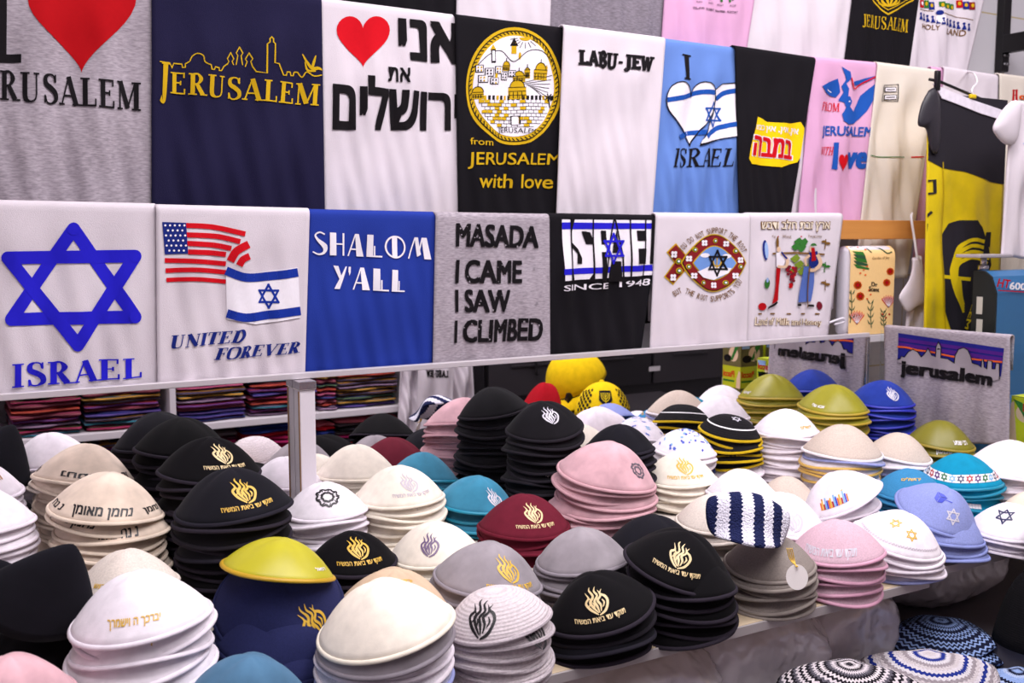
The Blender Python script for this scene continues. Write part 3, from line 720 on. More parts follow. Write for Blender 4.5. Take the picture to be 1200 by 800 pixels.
for p in ([(681, 271), (687, 271), (687, 286), (694, 286), (694, 279), (691, 272)], [(669, 290), (676, 297), (676, 309), (682, 309), (682, 302), (677, 292), (669, 284)], rect(703, 270, 709, 286),
          [(702, 295), (707, 295), (708, 310), (709, 330), (702, 330)], [(718, 283), (722, 270), (726, 296), (716, 296)], [(715, 306), (728, 306), (730, 330), (711, 330)],
          rect(745, 270, 756, 282), rect(745, 291, 756, 309), [(763, 256), (769, 256), (769, 309), (761, 309)], [(668, 256), (673, 256), (669, 272)], [(668, 330), (673, 330), (669, 312)], [(688, 330), (695, 330), (695, 318)]):
    a.add(p, K, 3)
a.add(star_david(718, 291, 13.5, 17, 2.6), BLUE, 4)
a.text('SINCE', (658, 334), (713, 331), (713, 338), (658, 341), WI, 1, bold=.012); a.text('1948', (727, 330), (762, 326), (761, 334), (727, 336.5), WI, 1, bold=.012)
sheet('t_shirt', 'black shirt with white ISRAEL block letters crossed by blue stripes', 't-shirt', [(642, 255), (774, 257), (748, 432), (643, 440)], ('Y', Y2), tee_black, 34, a, G2, amp=.006)
a = Art()       # fish emblem
cx, cy = 836, 308
def lens(sx, sy, n=24, dx=0):
    f = lambda t: sy*math.sin(math.pi*t)**.82
    return [(cx+dx+sx*(2*i/n-1), cy-f(i/n)) for i in range(n+1)]+[(cx+dx+sx*(1-2*i/n), cy+f(i/n)) for i in range(1, n)]
tails = ([(803, 309), (786, 290)], [(803, 305), (784, 329)])
for p, q in tails: a.add(strip([p, q], 16, False), GOLD, 0); a.add(strip([p, ((q[0]*.94+p[0]*.06), (q[1]*.94+p[1]*.06))], 13.5, False), MAR, 1)
a.add(lens(38, 34), GOLD, 2); a.add(lens(36.6, 32.8), K, 3); a.add(lens(35.6, 31.9), MAR, 4); a.add(lens(26, 20.5), GOLD, 5); a.add(lens(24.8, 19.3), SKY, 6)
a.add([(815, 318), (830, 312), (856, 314), (852, 320), (836, 328), (822, 325)], WI, 7); a.add(ell(824, 299, 6, 2.6, 12), WI, 7); a.add(ell(851, 300, 5, 2.6, 12), WI, 7)
a.add(star_david(840, 308, 12, 14.5, 2.3), K, 8); a.add(strip(ell(840, 306, 5, 6, 10, 0, 180), 1.4, False), GOLD, 8); a.add(strip([(840, 300), (840, 316)], 1.3, False), GOLD, 8)
def flower(x, y, s):
    for k in range(4): a.add(ell(x+s*.45*(1 if k % 2 else -1), y+s*.45*(1 if k//2 else -1), s*.5, s*.5, 8), WI, 5)
    a.add(ell(x, y, s*.2, s*.2, 6), K, 6)
def disc(x, y, s): a.add(ell(x, y, s, s, 10), GOLD, 5); a.add(ell(x, y, s*.75, s*.75, 10), GRN, 6); a.add(ell(x, y, s*.4, s*.4, 8), WI, 7)
for k in range(14):
    t = R_(12+k*26); (flower if k % 2 else disc)(cx+30.5*math.cos(t), cy+math.copysign(26*math.sin(math.acos(max(-1, min(1, math.cos(t)))))**1.15, math.sin(t)), 3.6 if k % 2 else 3)
for x, y, k in ((789, 298, 1), (795, 306, 0), (789, 325, 1), (796, 317, 0)): (flower if k else disc)(x, y, 4.2 if k else 3.6)
def arctext(s, pts, h, mat, bold=.01):
    q = spline([tuple(p)+(0,) for p in pts], 24); L = [0]
    for u, v in zip(q, q[1:]): L.append(L[-1]+(v-u).length)
    n = len(s)
    for i, ch in enumerate(s):
        if ch == ' ': continue
        d = L[-1]*(i+.5)/n
        j = max(k for k in range(len(L)-1) if L[k] <= d); t = (q[j+1]-q[j]).normalized(); p = q[j]+t*(d-L[j])
        wd = L[-1]/n*.82; nx, ny = -t.y, t.x
        f = lambda u, v: (p.x+t.x*u-nx*v, p.y+t.y*u-ny*v)
        a.text(ch, f(-wd/2, h/2), f(wd/2, h/2), f(wd/2, -h/2), f(-wd/2, -h/2), mat, 1, bold)
arctext('YOU DO NOT SUPPORT THE ROOT', [(797, 294), (806, 283), (822, 274), (840, 269.5), (857, 276), (867, 286), (872, 295)], 6.5, BRN)
arctext('BUT THE ROOT SUPPORTS YOU', [(790, 345), (801, 340), (818, 347), (836, 350), (853, 344), (866, 328)], 6.5, BRN)
sheet('t_shirt', 'white shirt with a maroon patterned fish emblem ringed by brown lettering', 't-shirt', [(769, 254), (880, 255), (876, 418), (761, 427)], ('Y', Y2-.006), tee_w, 35, a, G2, amp=.003)
a = Art()
hs = HEB('ארץ זבת חלב ודבש'); a.text(hs, (891, 257), (973, 257), (972, 272), (891, 272), BRN, 1, bold=.05); a.text(hs, (892, 258.2), (972, 258.2), (971, 271), (892, 271), ink('cream', (240, 226, 205)), 2, bold=.012)
a.text('Fig', (904, 275.5), (908, 275.5), (908, 279), (904, 279), BRN); a.text('Wheat', (917, 275), (927, 275), (927, 279), (917, 279), BRN); a.text('Pomegranate', (946, 275), (963, 275), (963, 279), (946, 279), BRN)
a.add(ell(912, 277, .9, .9, 8), DRED); a.add(ell(938, 277, .9, .9, 8), DRED)
a.add(strip([(903, 297), (930, 296), (966, 298)], 2, False), BRN, 2)
for x, y, s in ((934, 283, 5), (940, 284, 5.5), (931, 289, 5), (937, 290, 6), (930, 303, 5.5), (934, 310, 5.5), (929, 316, 4.5), (937, 318, 5), (940, 314, 4.5), (943, 312, 4)):
    a.add([(x-s, y), (x-s*.3, y-s*.6), (x+s*.3, y-s), (x+s*.9, y-s*.2), (x+s*.4, y+s*.5), (x-s*.2, y+s*.9)], GRN if y < 300 else ink('leaf', (116, 138, 40)), 3)
rr = random.Random(8)
for k in range(34):
    y = rr.uniform(312, 336); x = 926+rr.uniform(-6, 6)*(1-(y-312)/28); a.add(ell(x, y, 1.7, 1.7, 8), GRAPE if k % 3 else DRED, 4)
# right bearer, then left bearer
a.add([(939, 312), (955, 312), (955, 330), (951, 353), (933, 354), (936, 338)], ink('robe', (86, 110, 184)), 4); a.add([(945, 296), (957, 294), (960, 312), (947, 314)], NAVY, 5)
a.add([(948, 290), (953, 290), (956, 305), (949, 306)], DRED, 6); a.add(ell(951, 288, 4.5, 3.2, 12, 180, 360), GRN, 7); a.add(ell(948.5, 292, 2.6, 3.4, 10), SKIN, 5)
a.add(strip([(957, 298), (961, 308), (955, 316), (946, 316)], 4), SKIN, 6); a.add(strip([(946, 299), (940, 304), (942, 311)], 3.4), SKIN, 6)
a.add(strip([(947, 312), (945, 360)], 1.5, False), BRN, 8); a.add(strip([(932, 357), (938, 357)], 2.6, False), K, 4); a.add(strip([(947, 358), (954, 358)], 2.6, False), K, 4)
a.add([(909, 314), (914, 314), (913, 352), (905, 356), (909, 335)], DRED, 4); a.add([(908, 296), (914, 295), (920, 306), (915, 316), (909, 312)], WI, 4)
a.add(strip([(914, 296), (921, 303), (920, 312), (910, 312)], 3), SKIN, 6); a.add(ell(911, 292, 2.4, 3.4, 10), SKIN, 5); a.add(ell(910, 284, 1.8, 7, 10), BRN, 4); a.add(strip([(914, 295), (921, 303)], 2), NAVY, 7)
a.add(strip([(899, 361), (906, 358), (912, 354)], 2.4), K, 4)
a.add(ell(895, 293, 3, 12, 14), NAVY, 2); a.add(ell(896, 293, 2, 10, 12), LB, 3); a.add(ell(897, 332, 4, 6, 12), GRN, 2); a.add(ell(897, 328, 2, 3, 8), LB, 3)
a.add(ell(892, 359, 5, 4.5, 12), DRED, 2); a.add(ell(960, 358, 3, 5, 12), GRAPE, 2)
for y, c in ((285, BRN), (312, GRN), (333, BRN)): a.add(strip([(966, y+7), (967, y-5)], 1, False), c, 2); a.add(ell(965, y-2, 3, 1.6, 8), c, 2); a.add(ell(969, y, 3, 1.6, 8), c, 2)
for k in range(5): a.add(strip([(887+k*17, 367.5), (892+k*17, 367.5)], 1.6, False), BRN, 1)
q = ((884, 371), (962, 374), (961, 383), (883, 384))
a.text('Land of Milk and Honey', *q, BRN, 1, bold=.055); a.text('Land of Milk and Honey', *q, ink('cream', (240, 226, 205)), 2, bold=-.005)
sheet('t_shirt', 'white shirt with two figures carrying grapes and Land of Milk and Honey lettering', 't-shirt', [(877, 254), (988, 254), (968, 412), (874, 418)], ('Y', Y2), tee_w, 36, a, G2, amp=.0035)

# ---- rails the rows hang on
pine = wood_mat('pine', (214, 150, 78), (190, 122, 58), 5, .5)
zp = onY(1030, 258, 1.728).z
pl = boxo('wooden_rail', (-.55, onY(1084, 268, 1.735).x, 1.7255, 1.7385, zp-.046, zp), pine, None, .0015)
tag(pl, 'yellow pine plank carrying the lower row of shirts', 'rail')
zr = onY(900, 66, Y1).z
steel = plain('rail_steel', (150, 148, 152), .35, .9)
def rail(y, z, x1, label):
    o = tubeo('clothes_rail', [(-.6, y, z), (x1, y, z)], .0055, steel); tag(o, label, 'rail', 'steel rails behind the shirts'); return o
rail(Y1+.013, zr-.006, 3.2, 'steel rail carrying the middle row of shirts'); rail(Y0+.012, onY(700, -68, Y0).z-.006, 2.42, 'steel rail carrying the top row of shirts')

# ---- glass end panel with the folded shirt over it
XP = 2.0
glass, nt, b = nodes('clear_glass'); b.inputs['Transmission Weight'].default_value = 1; b.inputs['Roughness'].default_value = 0
b.inputs['IOR'].default_value = 1.05; b.inputs['Base Color'].default_value = (.9, .96, .98, 1)
gz = (EYE+ray(1100, 392)*(XP/ray(1100, 392).x)).z-.004
gp = boxo('glass_panel', (XP+.006, XP+.011, 1.28, 1.69, TZ, gz), glass, None, .001)
tag(gp, 'clear glass end panel standing at the right end of the table', 'glass panel')
a = Art(); S2 = lambda *p: list(p)
OR2 = ink('sunset', (224, 96, 40)); GT = ink('tee_grey', (160, 150, 158)); IND = ink('indigo', (34, 34, 128))
a.add([(1053, 390), (1177, 408), (1173, 441), (1052, 421)], IND, 0)
a.add([(1053, 395), (1176.5, 413), (1176, 417), (1053, 399)], PUR, 1); a.add([(1053, 401), (1176, 419), (1175, 424), (1053, 405)], PUR, 1)
a.add(strip([(1052, 406), (1064, 407), (1075, 410), (1090, 412), (1105, 415), (1125, 419), (1145, 421), (1175, 424)], 2.0), OR2, 2)
sky_ = [(1052, 421), (1057, 420), (1058, 417), (1062, 418), (1066, 412), (1071, 409), (1076, 412), (1080, 418), (1083, 415), (1088, 408), (1092, 416), (1097, 418),
        (1098, 406), (1101, 400), (1104, 406), (1104, 419), (1112, 420), (1119, 425), (1120, 416), (1124, 409), (1130, 407), (1135, 410), (1138, 418), (1139, 425), (1147, 427), (1151, 430),
        (1152, 422), (1154, 421), (1155, 430), (1158, 432), (1159, 422), (1164, 423), (1164, 432), (1167, 432), (1168, 425), (1172, 426), (1172, 444)]
a.add(sky_+[(1165, 446), (1052, 424)], GT, 3); a.add(strip(sky_, .9, False), K, 4); a.add(rect(1099.4, 408, 1102.6, 409.4), K, 4)
a.text('jerusalem', (1057.5, 421), (1165, 436), (1163.5, 457), (1057, 442), K, 5, bold=.05)
tg = sheet('t_shirt', 'heather grey shirt with a purple skyline band over jerusalem lettering, on the glass panel', 't-shirt',
           [(1036, 384), (1183, 396), (1182, 520), (1036, 520)], ('X', XP), tee_grey, 40, a, None, amp=.004, back=.07, roll=.009)

# ------------------------------------------------------------------ skullcaps
HR = .36                                         # crown height / diameter
def prof(R, th, t, v):
    """surface of a crown: polar angle th, t = 0 apex .. 1 rim; v = (seam phase, saddle, saddle phase, style)"""
    ph, sd, sp, stl = v
    h = 2*R*HR*(.86 if stl == 'knit' else 1)
    if stl == 'knit': zz = (1-t**2.6)
    else: zz = 1-(.86*t*t+.14*t)
    z = h*zz
    rr_ = R*t
    if stl != 'knit':
        s = abs(math.sin(2*(th-ph))); q = math.sin(math.pi*min(1, t))
        z += .07*h*(s**.7-.5)*q; rr_ *= 1+.012*s*q
    z += sd*t*t*math.cos(2*(th-sp))
    z -= h
    return Vector((rr_*math.cos(th), rr_*math.sin(th), z))          # apex near z = 0, rim near z = -h
NT, NR = 48, 11
def crown_mesh(R, v, mats, cone=0.):
    bm = bmesh.new()
    def shell(off, Rk):
        apex = bm.verts.new(prof(Rk, 0, 0, v)+Vector((0, 0, off))); rings = []
        for j in range(1, NR+1):
            t = (j/NR)
            rings.append([bm.verts.new(prof(Rk, 2*math.pi*i/NT, t, v)+Vector((0, 0, off))) for i in range(NT)])
        return apex, rings
    a1, r1 = shell(0, R); a2, r2 = shell(-.0022, R*.982)
    for a_, rs, fl in ((a1, r1, False), (a2, r2, True)):
        for i in range(NT):
            f = (a_, rs[0][i], rs[0][(i+1) % NT]); bm.faces.new(f[::-1] if fl else f)
            for A, B in zip(rs, rs[1:]):
                f = (A[i], B[i], B[(i+1) % NT], A[(i+1) % NT]); bm.faces.new(f[::-1] if fl else f)
    for i in range(NT): bm.faces.new((r1[-1][i], r2[-1][i], r2[-1][(i+1) % NT], r1[-1][(i+1) % NT]))
    bm.normal_update()
    me = bpy.data.meshes.new('crown'); bm.to_mesh(me); bm.free()
    for p in me.polygons: p.use_smooth = True
    return me
def trim_mesh(R, v, wd=.0030, th_=.0016):
    bm = bmesh.new(); rings = []
    for i in range(NT):
        th = 2*math.pi*i/NT; p = prof(R, th, 1, v); q = prof(R, th, .93, v); d = (q-p).normalized(); o = Vector((math.cos(th), math.sin(th), 0)); n = (o-d*o.dot(d)).normalized()
        c = p+d*wd*.75
        rings.append([bm.verts.new(c+d*wd*math.cos(k*math.pi/4)+n*th_*math.sin(k*math.pi/4)) for k in range(8)])
    for i in range(NT):
        A, B = rings[i], rings[(i+1) % NT]
        for k in range(8): bm.faces.new((A[k], B[k], B[(k+1) % 8], A[(k+1) % 8]))
    bmesh.ops.recalc_face_normals(bm, faces=bm.faces)
    me = bpy.data.meshes.new('trim'); bm.to_mesh(me); bm.free()
    for p in me.polygons: p.use_smooth = True
    return me
_cache = {}
STY = {}
def style(key, adj, crown, kind, trim=None, trim_kind='cotton', form='cloth', rough=.9):
    STY[key] = dict(adj=adj, m=cloth('cap_'+key, crown, kind, rough), t=cloth('cap_trim_'+key, trim or crown, trim_kind), form='knit' if form == 'knit' else 'cloth')
BK = (15, 12, 18)
style('velvet', 'black velvet', (6, 4, 8), 'velvet', (40, 34, 44))
style('blacks', 'black suede', (18, 16, 21), 'suede', (33, 29, 36))
style('navys', 'black suede', (25, 23, 34), 'suede', (33, 30, 40))
style('navyb', 'blue-black suede', (19, 18, 26), 'suede', (34, 31, 41))
style('navy', 'navy blue', (36, 40, 82), 'linen', (32, 36, 74))
style('cream', 'cream', (226, 206, 188), 'suede', (224, 206, 188))
style('ivory', 'ivory', (238, 228, 214), 'cotton', (236, 226, 210))
style('white', 'white', (236, 228, 236), 'cotton', (232, 222, 232))
style('whitel', 'white linen', (238, 232, 240), 'linen', (234, 224, 232))
style('teal', 'teal', (56, 128, 158), 'suede', (24, 138, 168), 'satin')
style('maroon', 'maroon', (104, 26, 44), 'cotton', (100, 22, 40))
style('pink', 'dusty pink', (210, 166, 174), 'suede', (204, 160, 168))
style('mauve', 'mauve pink', (208, 174, 188), 'linen', (206, 152, 176), 'satin')
style('grey', 'grey', (150, 142, 148), 'suede', (142, 134, 142))
style('greyl', 'grey linen', (140, 130, 124), 'linen', (140, 130, 124))
style('beigel', 'beige linen', (206, 190, 178), 'linen', (232, 226, 234))
style('beige', 'pale beige', (222, 210, 200), 'linen', (220, 208, 198))
style('yellowt', 'white', (232, 224, 230), 'cotton', (222, 180, 92), 'satin')
style('olive', 'olive green', (150, 144, 34), 'satin', (176, 150, 46), 'satin', rough=.5)
style('olived', 'dark olive', (122, 116, 30), 'satin', (148, 128, 40), 'satin', rough=.5)
style('chart', 'yellow-green', (184, 176, 34), 'satin', (192, 152, 30), 'satin', rough=.5)
style('royal', 'royal blue', (32, 54, 146), 'suede', (40, 46, 170), 'satin')
style('turq', 'turquoise', (14, 140, 178), 'cotton', (18, 138, 172), 'satin')
style('azure', 'azure blue', (58, 132, 180), 'linen', (58, 132, 180))
style('lav', 'lavender blue', (140, 150, 206), 'linen', (134, 144, 200))
style('palel', 'pale grey-blue', (196, 196, 218), 'cotton', (150, 156, 206))
style('tan', 'tan', (206, 180, 154), 'cotton', (204, 178, 152))
style('slate', 'slate blue', (74, 112, 142), 'suede', (70, 108, 140))
style('knitw', 'white knitted', (226, 214, 218), 'knit', (206, 194, 200), 'knit', 'knit')
style('knitb', 'black knitted', (28, 26, 30), 'knit', (214, 178, 28), 'knit', 'knit')
def cap_meshes(sty, R, var):
    key = (sty, round(R, 3), var)
    if key not in _cache:
        S = STY[sty]; r = random.Random(hash((len(sty), var)) & 255)
        v = (r.uniform(0, 1.5), (.0022, .0050, -.0050)[var % 3], r.uniform(0, 3.1), S['form'])
        c = crown_mesh(R, v, None); c.materials.append(S['m']); t = trim_mesh(R, v); t.materials.append(S['t'])
        _cache[key] = (c, t, v)
    return _cache[key]
ORD = 'first second third fourth fifth sixth seventh eighth ninth tenth eleventh twelfth thirteenth fourteenth fifteenth sixteenth seventeenth eighteenth nineteenth twentieth'.split()
# --- embroidery
FLAME = [([(-.02, .0), (-.28, .2), (-.40, .42), (-.26, .58), (-.36, .8)], [.03, .09, .08, .07, .01]), ([(.0, .05), (-.16, .25), (-.22, .42), (-.08, .6), (-.18, .86), (-.14, 1)], [.03, .08, .09, .08, .06, .01]),
         ([(.04, .04), (.0, .24), (-.06, .42), (.08, .58), (.0, .78), (.06, .95)], [.02, .08, .08, .07, .06, .01]), ([(.1, .08), (.14, .25), (.06, .42), (.2, .55), (.13, .78)], [.03, .07, .08, .07, .01]),
         ([(.02, -.02), (.28, .08), (.42, .3), (.36, .48), (.2, .62), (.28, .76)], [.03, .08, .09, .08, .06, .01]), ([(.2, .18), (.28, .3), (.22, .42)], [.02, .06, .02]),
         ([(-.12, .16), (-.1, .3), (-.14, .4)], [.02, .05, .02]), ([(-.3, .3), (-.18, .44), (-.3, .66)], [.03, .06, .02])]
def flame(a, x, y, w_, h_, mat):
    for p, wd in FLAME: a.add(strip([(x+q[0]*w_, y-h_/2+q[1]*h_) for q in p], [k*w_*1.12 for k in wd], True, 5), mat, 0)
def knot(a, x, y, w_, h_, mat):
    r = random.Random(4)
    for k in range(9):
        t = 2*math.pi*k/9
        for s in (1, .55):
            p = [(x+w_*.5*s*math.cos(t)*.95, y+h_*.5*s*math.sin(t)*.95), (x+w_*.5*s*math.cos(t+.3)*.75, y+h_*.5*s*math.sin(t+.3)*.75),
                 (x+w_*.5*s*math.cos(t+.6)*.9, y+h_*.5*s*math.sin(t+.6)*.9), (x+w_*.3*s*math.cos(t+.8), y+h_*.3*s*math.sin(t+.8))]
            a.add(strip(p, [w_*.05, w_*.08, w_*.06, w_*.03], True, 4), mat, 0)
MOT = 'תוקד עד ביאת המשיח'
def emb(kind, a, x, y, w_, mat):
    """artwork in metres around (x, y)"""
    if kind == 'flame': flame(a, x, y, w_*1.25, w_*1.4, mat)
    elif kind == 'flametext':
        flame(a, x, y+w_*.18, w_*1.2, w_*1.32, mat); q = w_*1.2
        a.add(quadmap(text_polys(HEB(MOT), .025), (x-q, y-w_*.56), (x+q, y-w_*.56), (x+q, y-w_*.80), (x-q, y-w_*.80)), mat, 0)
    elif kind == 'knot': knot(a, x, y, w_*1.3, w_*1.1, mat)
    elif kind == 'star':
        a.add([[(p[0], p[1]) for p in f] for f in star_david(x, y, w_*.5, w_*.5, w_*.09)], mat, 0)
    elif kind.startswith('txt:'):
        s = kind[4:]; h_ = w_*.17 if len(s) > 9 else w_*.22
        a.add(quadmap(text_polys(HEB(s), .03), (x-w_/2, y+h_/2), (x+w_/2, y+h_/2), (x+w_/2, y-h_/2), (x-w_/2, y-h_/2)), mat, 0)
def T_(n, c): return thread(n, c)
TG, TC, TS, TK, TW = T_('gold', (222, 178, 60)), T_('cream', (228, 202, 150)), T_('silver', (206, 202, 214)), T_('black', (20, 16, 22)), T_('white', (240, 236, 240))
TF, TP, TB, TN, TY = T_('faint_grey', (196, 186, 196)), T_('purple', (112, 92, 128)), T_('blue', (40, 60, 190)), T_('navy', (26, 30, 78)), T_('yellow', (238, 206, 40))
def surf_map(o, R, v):
    """artwork metres: x = angle*R (0 = th0), y = distance up from the rim along the crown"""
    def make(th0):
        def to3(x, y, off):
            t = max(.02, 1-y/(R*1.18)); th = th0+x/(R*max(t, .18))
            p = prof(R, th, t, v); e = 1e-3
            n = (prof(R, th+e, t, v)-p).cross(prof(R, th, t-e, v)-p).normalized()
            if n.z < 0: n = -n
            return p+n*off
        return to3
    return make
CAPS = []
def stack(top, z_apex, X, Y, diam, sty, phrase, toplabel, layers=None, spacing=.0115, roll=0., pitch=0., marks=(), decay=.62, sequence=None, jitter=.005, base=None, lean=(0, 0)):
    """a pile of skullcaps standing on the table. sequence: styles from the top down (last one repeats)"""
    rnd = random.Random(int(X*1e4)+int(Y*1e3))
    R = diam/2; h = diam*HR
    zb = (STEP(X, Y) if base is None else base)+.0015
    tov = Vector((-X, -Y, 0)).normalized(); rgt = Vector((-tov.y, tov.x, 0))
    seq = sequence or [sty]
    z = z_apex; k = 0; made = []
    room = z_apex-h-zb
    lift0 = R*math.sin(abs(R_(roll))+abs(R_(pitch)))*.55
    n = max(1, int(round(max(0, room-lift0)/spacing))+1)
    sp = (max(0., room-lift0))/(n-1) if n > 1 else 0
    cum = 0
    for k in range(n):
        s = seq[min(k, len(seq)-1)]; S = STY[s]
        var = 0 if k == 0 else rnd.randrange(3)
        cm, tm, v = cap_meshes(s, R*(1 if S['form'] == 'cloth' else .98), var)
        f = decay**k; rl = R_(roll)*f+(rnd.uniform(-1, 1)*R_(2.4) if 0 < k < n-1 else 0); pt = R_(pitch)*f+(rnd.uniform(-1, 1)*R_(2.4) if 0 < k < n-1 else 0)
        if k == n-1 and n > 1: rl = pt = 0
        zz = z_apex-k*sp-(lift0*(1-f))
        if n == 1: zz = zb+h
        o = bpy.data.objects.new('skullcap', cm); COL.objects.link(o)
        c = bpy.data.objects.new('trim', tm); COL.objects.link(c); c.parent = o
        rz = 0 if k == 0 else rnd.uniform(0, 6.28)
        # turn about the middle of the rim plane
        rot = Matrix.Rotation(-rl, 4, tov) @ Matrix.Rotation(pt, 4, rgt) @ Matrix.Rotation(rz, 4, 'Z')
        j = 0 if k == 0 else jitter
        u = k/max(1, n-1)
        pos = Vector((X+rnd.uniform(-j, j)+lean[0]*u, Y+rnd.uniform(-j, j)+lean[1]*u, zz))
        piv = Vector((0, 0, -h*.5))
        o.matrix_world = Matrix.Translation(pos+piv) @ rot @ Matrix.Translation(-piv)
        if k == 0: lab = toplabel
        elif k < 20: lab = '%s skullcap, %s below the %s' % (S['adj'], ORD[k-1], phrase)
        else: lab = '%s skullcap near the bottom under the %s' % (S['adj'], phrase)
        tag(o, lab, 'skullcap', 'skullcaps stacked under the '+phrase if n > 1 else None)
        made.append((o, R*(1 if S['form'] == 'cloth' else .98), v))
    for layer, kind, side, up, w_, mat in marks:
        if layer >= len(made): continue
        o, Rk, v = made[layer]
        inv = o.matrix_world.to_3x3().inverted(); d = inv @ (tov+rgt*0); th = math.atan2(d.y, d.x)+side
        a = Art(); items = kind if isinstance(kind, list) else [kind]
        if kind == 'skyline':
            cs = [T_('orange', (220, 110, 40)), T_('red', (170, 30, 40)), TB, TG, T_('skyblue', (70, 150, 220))]
            for q in range(16):
                x = (q-7.5)*w_/16; hh = (.010, .014, .008, .017, .012)[q % 5]*1.1
                a.add(rect(x-w_/36, up-.008, x+w_/36, up-.008+hh), cs[(q*3) % 5], 0)
                if q % 4 == 1: a.add(ell(x, up-.008+hh, w_/30, w_/26, 10, 0, 180), cs[q % 5], 0)
        elif kind == 'starband':
            a.add(rect(-R*math.pi*.62, up-.007, R*math.pi*.62, up+.007), TW, 0)
            cs = [TN, T_('red', (170, 30, 40)), T_('plum', (90, 40, 110)), T_('green', (40, 110, 60)), T_('skyblue', (70, 150, 220))]
            for q in range(-8, 9): a.add(star_david(q*.0155, up, .0062, .0062, .0016), cs[q % 5], 1)
        elif kind == 'stars':
            r3 = random.Random(2)
            for q in range(46):
                x = r3.uniform(-.11, .11); y = r3.uniform(.012, .085); c_ = [TB, T_('skyblue', (130, 180, 226)), T_('midblue', (70, 100, 200))][q % 3]; r_ = r3.uniform(.0028, .0046)
                t = max(.15, 1-y/(R*1.18)); x *= t
                a.add(star_points(x, y, r_), c_, 0)
        elif kind == 'line': a.add([rect(x, up-.0012, x+.005, up+.0012) for x in [q*.005-R*math.pi for q in range(int(R*2*math.pi/.005))]], mat, 0)
        elif kind == 'border':
            for q in range(-16, 17): a.add(strip([(q*.0052-.0026, up), (q*.0052-.001, up+.003), (q*.0052+.001, up), (q*.0052+.0026, up+.003)], .0008, True, 3), mat, 0)
        elif kind == 'dreidel':
            a.add([(-.012, up+.006), (0, up+.011), (.008, up+.008), (-.003, up+.002)], mat, 0); a.add([(-.0115, up+.005), (-.0035, up+.001), (-.002, up-.011), (-.009, up-.008)], mat, 0)
            a.add([(-.0025, up+.001), (.008, up+.0068), (.006, up-.006), (-.001, up-.0112)], mat, 0); a.add(strip([(.007, up+.002), (.02, up-.001)], .002, False), mat, 0)
        else:
            for it in items: emb(it, a, 0, up, w_, mat)
        e = a.build('embroidery', lambda x, y: (x, y), surf_map(o, Rk, v)(th), .008, .0005, .0003); e.parent = o
    CAPS.append((phrase, n))
    return [m[0] for m in made]
def star_points(x, y, r):
    p = []
    for i in range(12):
        q = r if i % 2 == 0 else r*.55; p.append((x+q*math.cos(i*math.pi/6), y+q*math.sin(i*math.pi/6)))
    return [[(x, y), p[i], p[(i+1) % 12]] for i in range(12)]
MM = .001
# (z apex, X, Y, diameter, ...) in metres, from the left rear round to the right front
NAH = 'נ נח נחמ נחמן מאומן'
cm = dict(spacing=.0125)
stack(0, 1.018, .225, 1.582, .164, 'cream', 'cream cap lettered in black at far left', 'cream skullcap lettered in black Hebrew round its rim, topmost at far left', roll=9, spacing=.0125, jitter=.006,
      marks=((0, 'txt:נחמן מאומן', -.12, .013, .085, TK), (0, 'txt:נחמן', 1.05, .013, .04, TK), (0, 'txt:נ נח', -1.25, .013, .035, TK), (1, 'txt:נחמן מאומן', -.75, .011, .08, TK), (2, 'txt:נ נח נחמ', .1, .012, .055, TK), (0, 'txt:מאומן', 2.6, .013, .06, TK), (0, 'txt:נחמן', 3.6, .013, .05, TK), (1, 'txt:נ נח', 3.2, .012, .04, TK)))
stack(0, 1.016, .050, 1.603, .157, 'white', 'plain white cap at the left edge', 'plain white skullcap on the stack cut by the left edge', spacing=.0125, marks=((0, 'txt:ימאו', 2.6, .03, .04, T_('tan', (170, 120, 80))),))
stack(0, 1.037, .370, 1.438, .166, 'navyb', 'black suede cap with gold flame and motto', 'black suede skullcap with gold flame and Hebrew motto, on a tall black stack', sequence=['navyb', 'velvet', 'blacks', 'velvet', 'navyb', 'velvet', 'velvet'], spacing=.0138, roll=-3,
      marks=((0, 'flametext', .30, .036, .031, TG),))
stack(0, 1.052, .378, 1.601, .159, 'velvet', 'black velvet cap behind the gold flame stack', 'black velvet skullcap with cream flame, topmost behind the gold flame stack', spacing=.0128, roll=3, marks=((0, 'flametext', .42, .040, .029, TC),))
stack(0, .960, .562, 1.590, .137, 'white', 'small white cap before the white post', 'small white skullcap with a black knotted emblem before the white post', spacing=.0125, marks=((0, 'knot', .08, .036, .033, TK),))
stack(0, .970, .699, 1.599, .156, 'ivory', 'ivory cap with faint grey flame', 'ivory skullcap with a faint grey flame, topmost of its stack', spacing=.0100, marks=((0, 'flametext', .35, .036, .028, TF), (1, 'txt:'+MOT, .1, .012, .06, TF)))
stack(0, .937, .845, 1.586, .145, 'teal', 'teal cap with silver flame', 'teal skullcap with a silver flame, topmost of the teal stack', spacing=.0120, roll=8, marks=((0, 'flame', .62, .028, .026, TS),))
stack(0, .939, .846, 1.427, .155, 'maroon', 'maroon cap with cream flame', 'maroon skullcap with a cream flame and motto, topmost of the maroon stack', spacing=.0105, marks=((0, 'flametext', .35, .036, .028, TC),))
stack(0, 1.010, 1.019, 1.425, .176, 'pink', 'dusty pink cap with dark grey emblem', 'dusty pink skullcap with a dark grey emblem, topmost of the tall pink stack', spacing=.0088, roll=11, pitch=3, jitter=.009, decay=.8, lean=(-.016, .004), marks=((0, 'knot', .95, .034, .026, T_('dark_grey', (96, 88, 100))),))
stack(0, 1.058, .991, 1.599, .147, 'blacks', 'black cap with silver flame', 'black skullcap with a silver flame, topmost of the tallest stack', spacing=.0145, roll=-4, pitch=9, jitter=.006, marks=((0, 'flame', .34, .045, .027, TS), (5, 'txt:תוקד', .1, .010, .02, TW)))
